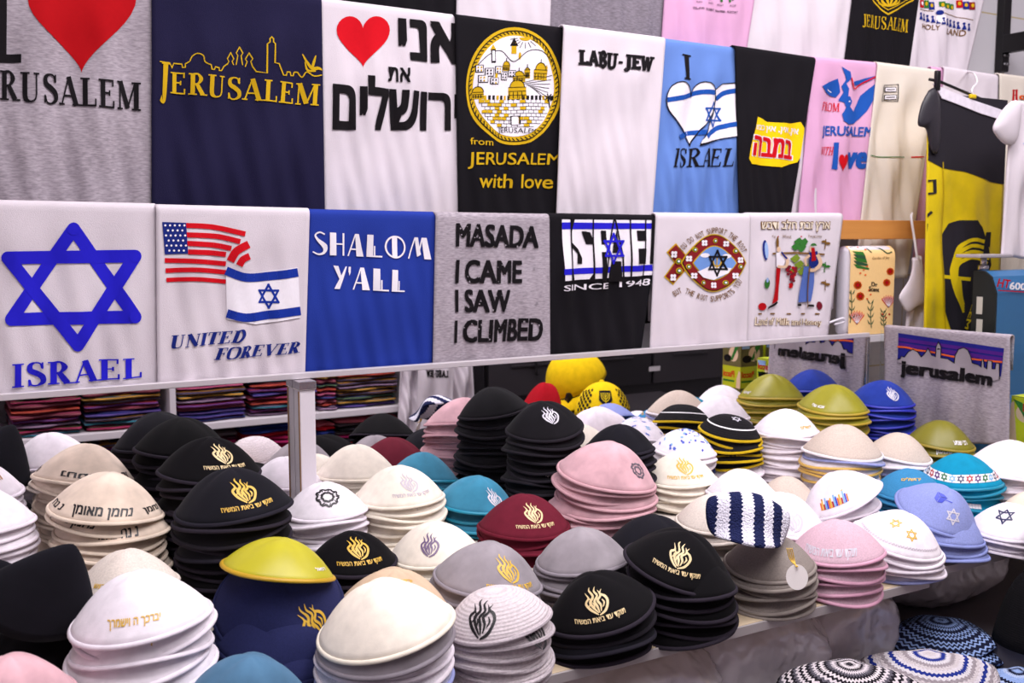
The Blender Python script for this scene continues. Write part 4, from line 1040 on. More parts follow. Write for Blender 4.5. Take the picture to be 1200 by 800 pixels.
stack(0, 1.009, 1.133, 1.552, .132, 'navyb', 'plain black cap behind the pink stack', 'plain blue-black skullcap behind the tall pink stack', spacing=.0125)
stack(0, .921, .700, 1.275, .162, 'grey', 'grey cap with gold flame', 'grey skullcap with a gold flame and motto, topmost of its stack', spacing=.0115, roll=8, jitter=.006, lean=(-.022, .006), marks=((0, 'flametext', .5, .034, .032, TG),))
stack(0, .916, .866, 1.283, .148, 'grey', 'plain grey cap behind the black velvet ones', 'plain grey suede skullcap behind the front velvet stack, topmost of its stack', spacing=.0125, roll=-4, marks=((1, 'txt:תוקד עד', .6, .010, .035, TS),))
stack(0, .899, .792, 1.140, .159, 'velvet', 'velvet cap with cream flame at table edge', 'black velvet skullcap with a cream flame, tilted up to the right at the table edge', roll=-15, pitch=4, spacing=.0118, sequence=['velvet', 'blacks', 'navyb', 'velvet', 'blacks'], marks=((0, 'flametext', .06, .037, .030, TC), (2, 'txt:יו', .75, .012, .010, TY)))
stack(0, .937, .946, 1.140, .162, 'velvet', 'velvet cap tilted down to the right', 'black velvet skullcap with a cream flame, tilted down to the right', roll=14, pitch=6, spacing=.0128, marks=((0, 'flametext', -.08, .040, .030, TC),))
stack(0, .919, 1.000, 1.277, .148, 'navyb', 'plain dark cap between pink and velvet stacks', 'plain blue-black suede skullcap between the pink stack and the tilted velvet one', spacing=.0125)
stack(0, .945, 1.259, 1.528, .146, 'ivory', 'ivory cap with gold flame', 'ivory skullcap with a gold flame and motto, right of the pink stack', spacing=.0115, marks=((0, 'flametext', .22, .036, .030, TG),))
stack(0, .968, 1.347, 1.620, .133, 'white', 'white cap sprinkled with blue stars', 'white skullcap sprinkled with small blue stars', spacing=.0120, roll=5, sequence=['white', 'white', 'whitel', 'navy', 'navy', 'white'], marks=((0, 'stars', 0, .03, .1, TB), (0, 'stars', 2.6, .03, .1, TB)))
stack(0, .985, 1.472, 1.621, .137, 'knitb', 'black knitted cap with white line', 'black knitted skullcap with a white line and star, on yellow-edged black ones', spacing=.0118, roll=9, sequence=['knitb']*6+['white'], marks=((0, 'line', 0, .020, .1, TW), (0, 'star', .35, .052, .020, TS)))
stack(0, .991, 1.605, 1.594, .140, 'white', 'white cap with gold letters', 'white skullcap with gold lettering, topmost of the tall white stack', spacing=.0086, marks=((0, 'txt:ירושלים', .85, .018, .032, TG), (0, 'txt:ירושלים', 2.7, .03, .035, TG)))
stack(0, .982, 1.608, 1.439, .161, 'beigel', 'beige linen cap with white rim', 'beige linen skullcap with a white rim, on a stack of yellow-edged caps', spacing=.0100, roll=2, sequence=['beigel', 'palel', 'yellowt', 'yellowt', 'yellowt', 'yellowt', 'yellowt', 'white', 'palel', 'white'])
stack(0, 1.032, 1.758, 1.603, .156, 'olive', 'olive cap with white letters', 'olive green satin skullcap with white Hebrew letters, topmost of the olive stack', spacing=.0110, roll=3, marks=((0, 'txt:אבא שלי', -.5, .014, .03, TW), (0, 'txt:אבא שמאלי', 2.9, .016, .05, TW), (3, 'txt:אבא שלי', .2, .009, .03, TY)))
stack(0, 1.032, 1.905, 1.593, .146, 'royal', 'royal blue cap with silver emblem', 'royal blue skullcap with a silver emblem, topmost of the blue stack', spacing=.0110, roll=3, base=TZ, marks=((0, 'flame', .45, .032, .024, TS),))
stack(0, .953, 1.758, 1.421, .136, 'beigel', 'small beige cap before the blue stack', 'small beige skullcap with a white rim on white and pale blue caps', spacing=.0145, roll=6, sequence=['beigel', 'white', 'palel', 'palel', 'navy'], marks=((2, 'txt:ירושלים', .35, .010, .035, TW),))
stack(0, .965, 1.900, 1.429, .144, 'olived', 'dark olive cap before the grey shirt', 'dark olive satin skullcap with white letters before the grey shirt', spacing=.0150, roll=4, base=TZ, marks=((0, 'txt:רבי שמע', .75, .016, .035, TW), (1, 'txt:רבי שמעון', .25, .010, .055, TW)))
stack(0, .950, 1.905, 1.265, .160, 'white', 'plain white cap at the right edge', 'plain white skullcap, topmost of the white stack at the right edge', spacing=.0115, roll=3)
stack(0, .933, 1.775, 1.285, .158, 'turq', 'turquoise cap with star band', 'turquoise skullcap with a white band of coloured stars', spacing=.0115, marks=((0, 'starband', .0, .019, .1, TW), (3, 'txt:-----', .4, .008, .03, TW)))
stack(0, .914, 1.644, 1.303, .136, 'azure', 'azure cap with gold motif', 'azure blue skullcap with a gold motif behind the lavender one', spacing=.0120, marks=((0, 'txt:ירושלים', .1, .040, .036, TG),))
stack(0, .913, 1.580, 1.178, .154, 'lav', 'lavender cap with silver star', 'lavender blue skullcap with a silver star and a blue dreidel', spacing=.0130, roll=22, pitch=10, decay=.5, marks=((0, 'star', .42, .030, .024, TS), (0, 'dreidel', -.28, .055, .02, TB)))
stack(0, .897, 1.429, 1.145, .152, 'white', 'white cap with two gold stars', 'white skullcap with two gold and blue stars, near the table edge', spacing=.0105, roll=14, pitch=2, sequence=['white', 'white', 'white', 'white', 'palel', 'palel'], marks=((0, 'star', .35, .034, .018, TG), (0, 'star', -.35, .048, .018, TG), (0, 'border', 0, .013, .1, TF)))
stack(0, .929, 1.449, 1.309, .156, 'white', 'white cap with coloured skyline', 'white skullcap with a coloured city skyline, tilted to the left', spacing=.0150, roll=-26, pitch=4, decay=.72, marks=((0, 'skyline', -.15, .022, .055, TB), (1, 'border', 0, .012, .1, TF), (2, 'border', 0, .012, .1, TF)))
stack(0, .917, 1.287, 1.281, .160, 'whitel', 'white cap with silver flame', 'bright white skullcap with a silver flame behind the mauve pink stack', spacing=.0130, roll=6, marks=((0, 'flame', .3, .034, .033, TS),))
stack(0, .906, 1.269, 1.140, .150, 'mauve', 'mauve pink cap with silver border', 'mauve pink skullcap with a silver lettered border and shiny rim', spacing=.0125, roll=-3, jitter=.004, marks=((0, 'txt:'+MOT, -.2, .015, .085, TS),))
stack(0, .902, 1.129, 1.148, .142, 'greyl', 'grey linen cap under the striped one', 'grey linen skullcap lying under the navy and white striped cap', spacing=.0105, pitch=5)
stack(0, .935, 1.142, 1.284, .143, 'beige', 'pale beige cap behind the striped one', 'pale beige skullcap standing behind the navy and white striped cap', spacing=.0130)
stack(0, .930, 1.310, 1.413, .130, 'whitel', 'white cap before the knitted stack', 'plain white linen skullcap in front of the black knitted stack', spacing=.0125)
stack(0, .895, 1.449, 1.434, .112, 'beigel', 'small grey-beige linen cap', 'small grey-beige linen skullcap low between two white stacks', spacing=.0125)
stack(0, .938, .380, 1.262, .170, 'navy', 'navy cap under the yellow-green one', 'navy blue skullcap with a gold flame under the yellow-green cap', spacing=.0125, roll=0, pitch=34, decay=.5, jitter=.008, marks=((0, 'flame', .74, .030, .030, TG),))
stack(0, .920, .545, 1.430, .138, 'velvet', 'black cap with gold flame behind the white stacks', 'black velvet skullcap with a gold flame and motto, right of the yellow-green cap', spacing=.0125, marks=((0, 'flametext', .25, .036, .030, TG),))
stack(0, .919, .679, 1.417, .147, 'ivory', 'ivory cap with purple flame', 'ivory skullcap with a purple-grey flame', spacing=.0125, roll=-2, marks=((0, 'flame', -.18, .034, .026, TP),))
stack(0, .913, .540, 1.257, .163, 'tan', 'tan cap with gold edge', 'tan skullcap with a gold motif behind the front white stack', spacing=.0115, roll=4, marks=((0, 'txt:ירושלים', .2, .062, .04, TG),))
stack(0, .949, .467, 1.125, .171, 'ivory', 'plain ivory cap at the front', 'plain ivory skullcap, topmost of the front stack with a grey one below', spacing=.0140, roll=-9, pitch=3, sequence=['ivory', 'grey', 'white', 'whitel', 'palel', 'white', 'white'], jitter=.006, marks=((3, 'knot', -.05, .014, .036, TK),))
stack(0, .907, .630, 1.131, .145, 'knitw', 'white knitted cap with black flame', 'white knitted skullcap with a black flame at the table edge', spacing=.0125, roll=-9, marks=((0, 'flame', -.38, .030, .034, TK), (1, 'flame', .75, .016, .03, TK)))
stack(0, .977, .202, 1.221, .162, 'white', 'white cap with gold letters at front left', 'white skullcap with small gold Hebrew letters, topmost at front left', spacing=.0135, roll=-4, jitter=.006, sequence=['white', 'white', 'white'], marks=((0, 'txt:יברכך ה וישמרך', -.12, .020, .058, TG), (1, 'txt:יברכך ה וישמרך', -.1, .016, .060, TG)))
stack(0, .959, .215, 1.375, .128, 'beige', 'pale beige cap behind the front white stack', 'pale beige linen skullcap behind the white ones with gold letters', spacing=.0130, marks=((0, 'txt:ירוש', -.7, .014, .02, TG),))
stack(0, .900, .095, 1.335, .150, 'blacks', 'black cap under the folded one', 'black suede skullcap under the folded black one at the left edge', spacing=.0125, base=TZ)
stack(0, .932, .060, 1.150, .128, 'pink', 'pink cap in the bottom left corner', 'dusty pink skullcap in the bottom left corner', spacing=.0125)
stack(0, .893, .300, 1.118, .143, 'slate', 'slate blue cap at the front', 'slate blue skullcap in front of the navy stack', spacing=.0125, roll=5)
stack(0, .875, 1.715, 1.135, .145, 'white', 'white cap with navy star', 'white skullcap with a navy star at the right end of the table', spacing=.0110, marks=((0, 'star', -.25, .042, .030, TN),))
stack(0, .878, 1.830, 1.165, .110, 'cream', 'small cream cap at right', 'small cream skullcap between the white stacks at right', spacing=.0125)

HR_KEEP = HR; HR = .30
stack(0, .972, .392, 1.285, .150, 'chart', 'yellow-green cap', 'yellow-green satin skullcap lying on the navy one', roll=12, pitch=-9, base=.970-.150*HR, marks=((0, 'txt:רפאל', .95, .016, .022, TW),))
HR = HR_KEEP
# ---- navy and white striped crochet cap with its tag
def band_mat(name, cols, axis='X', scale=1., wob=.0, rough=.95, radial=False):
    m, nt, b = nodes(name); L = nt.links
    tc = nt.nodes.new('ShaderNodeTexCoord'); sp = nt.nodes.new('ShaderNodeSeparateXYZ'); L.new(tc.outputs['Object'], sp.inputs[0])
    def mth(op, a_, b2=None):
        n = nt.nodes.new('ShaderNodeMath'); n.operation = op
        for i, v in enumerate((a_, b2)):
            if v is None: continue
            if isinstance(v, (int, float)): n.inputs[i].default_value = v
            else: L.new(v, n.inputs[i])
        return n.outputs[0]
    if radial:
        ang = mth('ARCTAN2', sp.outputs['Y'], sp.outputs['X'])
        base = mth('SQRT', mth('ADD', mth('MULTIPLY', sp.outputs['X'], sp.outputs['X']), mth('MULTIPLY', sp.outputs['Y'], sp.outputs['Y'])))
        base = mth('SUBTRACT', base, mth('MULTIPLY', sp.outputs['Z'], 1.2))
        wv = mth('MULTIPLY', mth('SINE', mth('MULTIPLY', ang, 44.)), wob)
    else:
        base = sp.outputs[axis]; other = sp.outputs['Y' if axis == 'X' else 'X']
        wv = mth('MULTIPLY', mth('SINE', mth('MULTIPLY', other, 900.)), wob)
    v = mth('FRACT', mth('MULTIPLY', mth('ADD', base, wv), scale))
    cr = nt.nodes.new('ShaderNodeValToRGB'); cr.color_ramp.interpolation = 'CONSTANT'; L.new(v, cr.inputs[0])
    e = cr.color_ramp.elements
    while len(e) < len(cols): e.new(.5)
    for i, c in enumerate(cols): e[i].position = i/len(cols); e[i].color = lin(c)+(1,)
    L.new(cr.outputs[0], b.inputs['Base Color']); b.inputs['Roughness'].default_value = rough; b.inputs['Specular IOR Level'].default_value = .15
    vr = nt.nodes.new('ShaderNodeTexVoronoi'); vr.inputs['Scale'].default_value = 330; L.new(tc.outputs['Object'], vr.inputs['Vector'])
    bp = nt.nodes.new('ShaderNodeBump'); bp.inputs['Distance'].default_value = .002; bp.inputs['Strength'].default_value = .9; L.new(vr.outputs['Distance'], bp.inputs['Height'])
    L.new(bp.outputs[0], b.inputs['Normal'])
    return m
def soft_cap(name, R, h, mat, fn, n=64, m_=16, thick=.003, prow=1.8):
    bm = bmesh.new(); ap = bm.verts.new(fn(Vector((0, 0, 0)), 0, 0)); rings = []
    for j in range(1, m_+1):
        t = j/m_; rings.append([])
        for i in range(n):
            th = 2*math.pi*i/n; rings[-1].append(bm.verts.new(fn(Vector((R*t*math.cos(th), R*t*math.sin(th), -h*t**prow)), th, t)))
    for i in range(n):
        bm.faces.new((ap, rings[0][i], rings[0][(i+1) % n]))
        for A, B in zip(rings, rings[1:]): bm.faces.new((A[i], B[i], B[(i+1) % n], A[(i+1) % n]))
    o = from_bm(name, bm, mat); md = o.modifiers.new('thickness', 'SOLIDIFY'); md.thickness = thick; md.offset = -1
    return o
CN, CW = (30, 36, 76), (226, 222, 236)
crm = band_mat('crochet_stripes', [CN, CW], 'X', 30., .0012)
def crumple(p, th, t):
    q = Vector(p); q.z += .010*math.sin(q.y*75)*t - .006*t*t*math.cos(2*th); q.x *= 1.0+.10*math.sin(q.y*40); return q
cc = soft_cap('skullcap', .064, .036, crm, crumple, prow=1.6)
cpos = atD(884, 592, 1.545)
tov = Vector((-cpos.x, -cpos.y, 0)).normalized(); rg = Vector((-tov.y, tov.x, 0))
cc.matrix_world = Matrix.Translation(cpos) @ Matrix.Rotation(R_(-16), 4, tov) @ Matrix.Rotation(R_(30), 4, rg) @ Matrix.Rotation(math.atan2(rg.y, rg.x)+R_(14), 4, 'Z')
tag(cc, 'navy and white striped crochet skullcap draped over the grey linen stack', 'skullcap')
tp = atD(934, 676, 1.49); tn = (EYE-tp).normalized()
bm = bmesh.new(); mt = Matrix.Translation(tp) @ tn.to_track_quat('Z', 'Y').to_matrix().to_4x4() @ Matrix.Diagonal((1, 1.18, 1, 1))
bmesh.ops.create_cone(bm, cap_ends=True, segments=32, radius1=.0155, radius2=.0155, depth=.0012, matrix=mt)
tg_ = from_bm('hang_tag', bm, plain('tag_paper', (232, 224, 222), .6), None, False)
bm = bmesh.new()
for k in range(4): tube(bm, spline([tp+tn*.001+UPV*.015+RGT*(k-1.5)*.001, atD(931-k*1.6, 656, 1.50), atD(928-k*2, 642, 1.50)], 6), .0008, 6)
cd = from_bm('tag_cord', bm, TG)
for q in (tg_, cd): q.parent = cc; q.matrix_parent_inverse = cc.matrix_world.inverted()

# ---- black caps folded and set on edge at the left
def folded(x, y, d, R, roll, label, emb_=False):
    c = atD(x, y, d); tv = Vector((-c.x, -c.y, 0)).normalized(); rg_ = Vector((-tv.y, tv.x, 0))
    def fn(p, th, t):
        q = Vector(p); q.y *= .5; q.z += .014*t*t*math.cos(2*th); q.x += .012*t*math.sin(th); return q
    o = soft_cap('skullcap', R, R*1.35, STY['navyb']['m'], fn, 56, 16, .0025, 1.42)
    o.matrix_world = Matrix.Translation(c) @ Matrix.Rotation(R_(-roll), 4, tv) @ Matrix.Rotation(R_(10), 4, rg_) @ Matrix.Rotation(math.atan2(rg_.y, rg_.x), 4, 'Z')
    tag(o, label, 'skullcap'); return o
folded(86, 637, 1.20, .074, 30, 'large blue-black skullcap folded and standing on edge at the left')
folded(-6, 655, 1.26, .070, -6, 'blue-black skullcap cut by the left edge beside the folded one')

# ------------------------------------------------------------------ right-hand side, behind the glass
# ---- black and yellow sports jersey on a clip hanger
JB = cloth('jersey_black', (44, 41, 48), 'satin', .4); JY = cloth('jersey_yellow', (226, 198, 20), 'satin', .4)
YJ = 1.64
IK, IY = ink('jersey_black', (40, 37, 44)), ink('jersey_yellow', (226, 198, 20))
a = Art()
a.add([(1080, 100), (1200, 100), (1190, 218), (1176, 216), (1160, 213), (1130, 201), (1104, 197), (1088, 188), (1075, 196)], IK, 0)
a.add([(1106, 300), (1106, 275), (1113, 262), (1125, 258), (1145, 258), (1152, 266), (1158, 285), (1160, 296), (1162, 310), (1150, 345), (1138, 400), (1118, 400), (1107, 360)], IK, 0)
for k in range(4):          # seven-branched lamp in rings
    r = 8+k*7; a.add(strip([(1108-0*k, 326+0)] if False else [(1154-k*1, 283+k*7), (1138-k*1.5, 281+k*7), (1124-k, 290+k*7), (1116+k, 312+k*5), (1116+k*2, 326), (1120+k*1.5, 345), (1128, 366-k*3)], [4.2, 4.2, 4.2, 4, 4, 4, 3]), IY, 1)
a.add(strip([(1107, 324), (1134, 327)], 4.2, False), IY, 1)
a.text('JERUSALEM', (1160, 300), (1133, 386), (1127, 384), (1153, 299), IY, 2, bold=.015)
for y, s in ((212, 'E'), (252, 'I'), (270, 'T'), (290, 'R')): pass
a.add(strip([(1087, 212), (1094, 211), (1094, 226), (1087, 227)], 2.6, False), IK, 1); a.add(strip([(1085, 254), (1091, 248)], 3, False), IK, 1); a.add(strip([(1086, 262), (1084, 278)], 2.2, False), IK, 1)
a.add([(1156, 272), (1163, 272), (1160, 290), (1154, 286)], IK, 1)
a.add(strip([(1104, 190), (1105, 300), (1108, 392)], 1.0, False), ink('jersey_fold_shade', (190, 160, 16)), 3)  # shade of the cloth fold, painted as a darker yellow line
jer = sheet('sports_jersey', 'black and yellow sports jersey with ringed lamp emblem on a clip hanger', 'jersey', [(1088, 108), (1180, 140), (1168, 420), (1083, 420)], ('Y', YJ), JY, 50, a, None, amp=.004, lam=.13, back=0, nx=30, nz=40, fade=.3, thick=.003)
def pillow(name, mat, pts, Y, parent, th=.012):
    q = [Vector((p.x, p.y)) for p in spline([tuple(p)+(0,) for p in list(pts)+[pts[0]]], 6)[:-1]]
    c = sum(q, Vector((0, 0)))/len(q); bm = bmesh.new(); rings = []
    for sgn in (-1, 1):
        for s in ((1, .92, .75, .5, .25) if sgn < 0 else (.92, .5)):
            rings.append([bm.verts.new(onY(c.x+(p.x-c.x)*s, c.y+(p.y-c.y)*s, Y)+Vector((0, sgn*th*math.sqrt(max(0, 1-s*s)), 0))) for p in q])
    n = len(q); order = [rings[4], rings[3], rings[2], rings[1], rings[0], rings[5], rings[6]]
    for A, B in zip(order, order[1:]):
        for i in range(n): bm.faces.new((A[i], A[(i+1) % n], B[(i+1) % n], B[i]))
    bm.faces.new(order[0]); bm.faces.new(order[-1])
    o = from_bm(name, bm, mat, None, True)
    if parent: o.parent = parent
    return o
def patch(name, mat, pts, Y, parent, th=.004):
    bm = bmesh.new(); v = [bm.verts.new(onY(x, y, Y)) for x, y in pts]; f = bm.faces.new(v)
    g = bmesh.ops.extrude_face_region(bm, geom=[f]); bmesh.ops.translate(bm, vec=(0, th, 0), verts=[q for q in g['geom'] if isinstance(q, bmesh.types.BMVert)])
    o = from_bm(name, bm, mat, None, False)
    if parent: o.parent = parent
    return o
pillow('sleeve', JB, [(1088, 106), (1097, 104), (1102, 130), (1100, 175), (1092, 178), (1086, 152), (1076, 146), (1080, 122)], YJ-.006, jer, .010)
patch('collar_lining', cloth('lining_white', (226, 218, 230), 'cotton'), [(1094, 98), (1108, 104), (1140, 117), (1178, 130), (1176, 141), (1150, 133), (1120, 121), (1104, 115)], YJ-.004, jer, .003)
hk = tag(empty('clip_hanger', onY(1136, 115, YJ)), 'black clip hanger with a white hook holding the black and yellow jersey', 'hanger')
bm = bmesh.new(); tube(bm, [onY(1089, 93, YJ+.01), onY(1100, 95, YJ+.004), onY(1178, 128, YJ+.004)], .0035, 10); sub(from_bm('bar', bm, plain('hanger_black', (20, 18, 20), .35)), hk)
bm = bmesh.new(); p = onY(1098, 96, YJ-.006); bbox(bm, p.x-.007, p.x+.007, p.y-.006, p.y+.004, p.z-.02, p.z+.026, .002); sub(from_bm('clip', bm, M['hanger_black']), hk)
bm = bmesh.new(); tube(bm, spline([onY(1141, 116, YJ+.004), onY(1139, 105, YJ+.006), onY(1145, 96, YJ+.03), onY(1141, 86, YJ+.06), onY(1134, 84, Y1+.0)], 6), .0025, 8); sub(from_bm('hook', bm, plain('hook_white', (226, 222, 228), .3)), hk)
p = onY(1140, 113, YJ-.004); bm = bmesh.new(); bbox(bm, p.x-.012, p.x+.010, p.y-.004, p.y+.004, p.z-.005, p.z+.005, .002); sub(from_bm('size_clip', bm, plain('clip_yellow', (222, 190, 20), .4)), hk)
# ---- small white garment hanging by its tag loop, and white tee at the right edge
wg = sheet('baby_vest', 'small white garment hanging from a white loop below the wooden plank', 'garment', [(1071, 302), (1080, 300), (1092, 400), (1060, 400)], ('Y', 1.700), tee_w, 51, None, None, amp=.006, lam=.06, back=0, fade=.02, nx=14, nz=18, thick=.008)
pillow('sleeve', tee_w, [(1071, 303), (1077, 304), (1084, 328), (1086, 352), (1074, 360), (1064, 366), (1056, 356), (1054, 346), (1066, 326)], 1.690, wg, .006)
bm = bmesh.new(); tube(bm, spline([onY(1075, 304, 1.697), onY(1073, 290, 1.697), onY(1071, 276, 1.70), onY(1068, 256, 1.705), onY(1069, 250, 1.715)], 6), .0032, 8); q = from_bm('loop', bm, M['hook_white']); q.parent = wg
a = Art()
for k in range(3): a.add(strip([(1196, 168+k*9), (1202, 172+k*9)], 1, False), LB, 1)
sheet('t_shirt', 'plain white shirt hanging at the right edge before the jersey', 't-shirt', [(1186, 118), (1290, 120), (1280, 312), (1174, 300)], ('Y', 1.52), tee_w, 52, a, None, amp=.007, back=0, fade=.03)
o_ = [o for o in COL.objects if o.get('label', '').startswith('plain white shirt hanging at the right')][0]
pillow('sleeve', tee_w, [(1190, 117), (1196, 122), (1194, 150), (1189, 168), (1178, 169), (1168, 160), (1164, 149), (1173, 132), (1182, 121)], 1.512, o_, .012)
# ---- black wall bracket with arm
bk = tag(empty('wall_bracket', onY(1172, 80, 1.945)), 'black steel wall bracket with an arm on the white tiles', 'bracket')
blk = plain('bracket_black', (22, 19, 22), .4, .2)
a0, a1 = onY(1168, 84, 1.94), onY(1188, -60, 1.94)
bm = bmesh.new(); bbox(bm, a0.x, a0.x+.035, 1.925, 1.949, a0.z, a1.z, .003); sub(from_bm('channel', bm, blk, None, False), bk)
bm = bmesh.new()
for zz in (a0.z+.02, a0.z+.045):
    for xx in (a0.x+.011, a0.x+.024): bmesh.ops.create_uvsphere(bm, u_segments=10, v_segments=6, radius=.006, matrix=Matrix.Translation((xx, 1.924, zz)))
sub(from_bm('bolt', bm, plain('bolt_grey', (120, 118, 122), .4, .8)), bk)
p0 = onY(1178, 52, 1.925)
bm = bmesh.new(); bbox(bm, p0.x-.012, p0.x+.012, 1.66, 1.926, p0.z-.026, p0.z+.026, .002); sub(from_bm('arm', bm, blk, None, False), bk)
# ---- ledge behind the mirror, scent box on it
lz = MT-.002
lg = boxo('ledge', (1.90, 2.55, 1.712, 1.765, lz-.018, lz), plain('ledge_white', (205, 198, 204), .5), None, .001); tag(lg, 'narrow white ledge behind the mirror end under the floral box', 'ledge')
db = tag(empty('scent_dispenser', (2.0, 1.70, lz)), 'white scent dispenser with a cream floral front beside the lower shirts', 'dispenser')
YD = 1.716
q0, q1 = onY(994, 386, YD), onY(1049, 286, YD); zt = q1.z
bm = bmesh.new(); bbox(bm, q0.x-.004, q1.x-.0, YD+.004, YD+.045, lz+.001, zt-.004, .014, 4); sub(from_bm('case', bm, plain('dispenser_white', (222, 216, 226), .35)), db)
bm = bmesh.new(); n = 14; rw = []
x0, x1, z0, z1 = q0.x, q1.x+.002, lz+.0015, zt
def front(x, z, off=0):       # front shell, its top rounded back
    d = max(0., z-(z1-.03))/.03
    return Vector((x, YD-off+.020*(1-math.sqrt(max(0, 1-d*d*.98))), z-.004*d))
for j in range(21):
    z = z0+(z1-z0)*j/20; rw.append([bm.verts.new(front(x0+(x1-x0)*i/n, z)) for i in range(n+1)])
for A, B in zip(rw, rw[1:]):
    for i in range(n): bm.faces.new((A[i], A[i+1], B[i+1], B[i]))
fp = from_bm('floral_front', bm, plain('floral_cream', (244, 204, 142), .4)); sub(fp, db); fp['finish'] = 'printed'
a = Art()
def petal_flower(x, y, r, c, n=8):
    for k in range(n):
        t = 2*math.pi*k/n; a.add(ell(x+r*.6*math.cos(t), y+r*.6*math.sin(t), r*.42, r*.42, 8), c, 1)
    a.add(ell(x, y, r*.45, r*.45, 8), DRED, 2)
for x, y, r in ((1005, 334, 5), (1008, 347, 5), (1043, 318, 4.5), (1039, 331, 4.5)): petal_flower(x, y, r, ORG)
def tulip(x, y, r, c):
    for k in range(-3, 4):
        t = R_(k*17); a.add([(x, y+r*.6), (x+r*math.sin(t)*.8-r*.16, y-r*.55*math.cos(t)), (x+r*math.sin(t), y-r*math.cos(t)), (x+r*math.sin(t)*.8+r*.16, y-r*.55*math.cos(t))], c, 1)
        a.add(strip([(x, y+r*.5), (x+r*.85*math.sin(t), y-r*.8*math.cos(t))], .5, False), WI, 2)
tulip(1004, 374, 11, ORG); tulip(1041, 355, 10, ink('red_orange', (206, 66, 38)))
DG = ink('dark_green', (46, 82, 56))
for p in (((1021, 384), (1020, 366), (1023, 352)), ((996, 378), (998, 360), (997, 340)), ((1036, 384), (1035, 372), (1036, 364))):
    a.add(strip(p, 1, True), DG, 1)
    for k in range(4):
        y = p[0][1]+(p[2][1]-p[0][1])*(k+.5)/4
        for s in (-1, 1): a.add([(p[1][0], y), (p[1][0]+s*4, y-6), (p[1][0]+s*2.4, y-1)], DG, 2)
for k in range(5):
    a.add([(1000, 293+k*4), (1012-k*.4+k*2, 294+k*5), (1014+k, 300+k*4), (1004, 298+k*4)], DG if k % 2 else GRN, 1)
for x, y in ((1008, 320), (1012, 316), (1016, 312), (1014, 322), (1020, 345), (1016, 350), (1018, 340), (1034, 368), (1038, 372), (1042, 368), (1009, 288), (1016, 291)): a.add(ell(x, y, 1.2, 1.2, 6), DRED if x > 1030 else ORG, 2)
a.add(strip([(1025, 286), (1034, 290), (1040, 296), (1046, 294)], 1.6), DG, 1); a.add(strip([(1000, 288), (1014, 286), (1022, 295)], 1.2), DG, 1)
a.text('Dr', (1021, 330), (1028, 331), (1028, 336), (1021, 335), K, 3, bold=.03); a.text('Scent', (1018, 335), (1030, 337), (1030, 342), (1018, 341), K, 3, bold=.03)
a.text('Garden of Joy', (1022, 301), (1042, 300), (1042, 304), (1022, 305), BRN, 3)
pj = lambda x, y: (lambda p: (p.x, p.z))(onY(x, y, YD))
pr = a.build('floral_print', pj, lambda x, z, off: front(min(max(x, x0), x1), min(max(z, z0), z1), off), .006, .0004, .0002); pr.parent = fp
bm = bmesh.new(); tube(bm, spline([onY(972, 378, 1.710), onY(980, 375, 1.708), onY(988, 373, 1.709), onY(989, 377, 1.71), onY(978, 380, 1.710)], 5), .0028, 8); sub(from_bm('white_knob', bm, M['dispenser_white']), db)
# ---- blue heat press machine
HY = 1.475; HX = HY*ray(1168, 330).x/ray(1168, 330).y
hm = tag(empty('heat_press', (HX, HY, TZ)), 'blue press machine with a steel plate on top, behind the glass panel', 'press machine')
hz = (EYE+ray(1167, 318)*(HY/ray(1167, 318).y)).z
bl = plain('machine_blue', (52, 104, 152), .35); dk = plain('machine_dark', (26, 32, 30), .4)
bm = bmesh.new()
prf = [(HY, TZ+.20), (HY-.004, TZ+.30), (HY-.002, hz-.05), (HY+.012, hz-.012), (HY+.03, hz), (HY+.058, hz), (HY+.058, TZ+.20)]
L0 = [bm.verts.new((HX+.002, y, z)) for y, z in prf]; R0 = [bm.verts.new((HX+.36, y, z)) for y, z in prf]
bm.faces.new(L0); bm.faces.new(R0[::-1])
for i in range(len(prf)): bm.faces.new((L0[i], R0[i], R0[(i+1) % len(prf)], L0[(i+1) % len(prf)]))
sub(from_bm('housing', bm, bl, None, False), hm)
bm = bmesh.new(); L0 = [bm.verts.new((HX-.004, y, z)) for y, z in prf]; R0 = [bm.verts.new((HX+.0018, y, z)) for y, z in prf]
bm.faces.new(L0); bm.faces.new(R0[::-1])
for i in range(len(prf)): bm.faces.new((L0[i], R0[i], R0[(i+1) % len(prf)], L0[(i+1) % len(prf)]))
sd = from_bm('side_panel', bm, dk, None, False); sub(sd, hm)
bm = bmesh.new(); bbox(bm, HX-.0055, HX-.0042, HY+.03, HY+.045, hz-.10, hz-.06); bbox(bm, HX-.0055, HX-.0042, HY+.028, HY+.043, hz-.15, hz-.112); st_ = from_bm('sticker', bm, plain('sticker', (206, 202, 190), .6), None, False); sub(st_, hm)
bm = bmesh.new(); bbox(bm, HX-.01, HX+.37, HY-.01, HY+.11, TZ, TZ+.2, .006); sub(from_bm('lower_body', bm, bl), hm)
bm = bmesh.new(); tube(bm, [(HX+.02, HY+.05, hz), (HX+.02, HY+.05, hz+.012)], .012, 14); tube(bm, [(HX+.02, HY+.05, hz+.012), (HX+.02, HY+.05, hz+.030)], .007, 12); sub(from_bm('post', bm, chrome), hm)
bm = bmesh.new(); bbox(bm, HX-.035, HX+.085, HY+.02, HY+.085, hz+.0305, hz+.038, .002); sub(from_bm('steel_plate', bm, plain('plate_steel', (205, 198, 206), .35, .6), None, False), hm)
a = Art()
pq = lambda x, y: (lambda p: (p.x, p.z))(onY(x, y, HY-.004))
a.text('HT', (1170, 326), (1184, 328), (1182, 338), (1167, 336), DRED, 1, bold=.03); a.text('600', (1183, 330), (1202, 332), (1201, 340), (1182, 339), WI, 1, bold=.03)
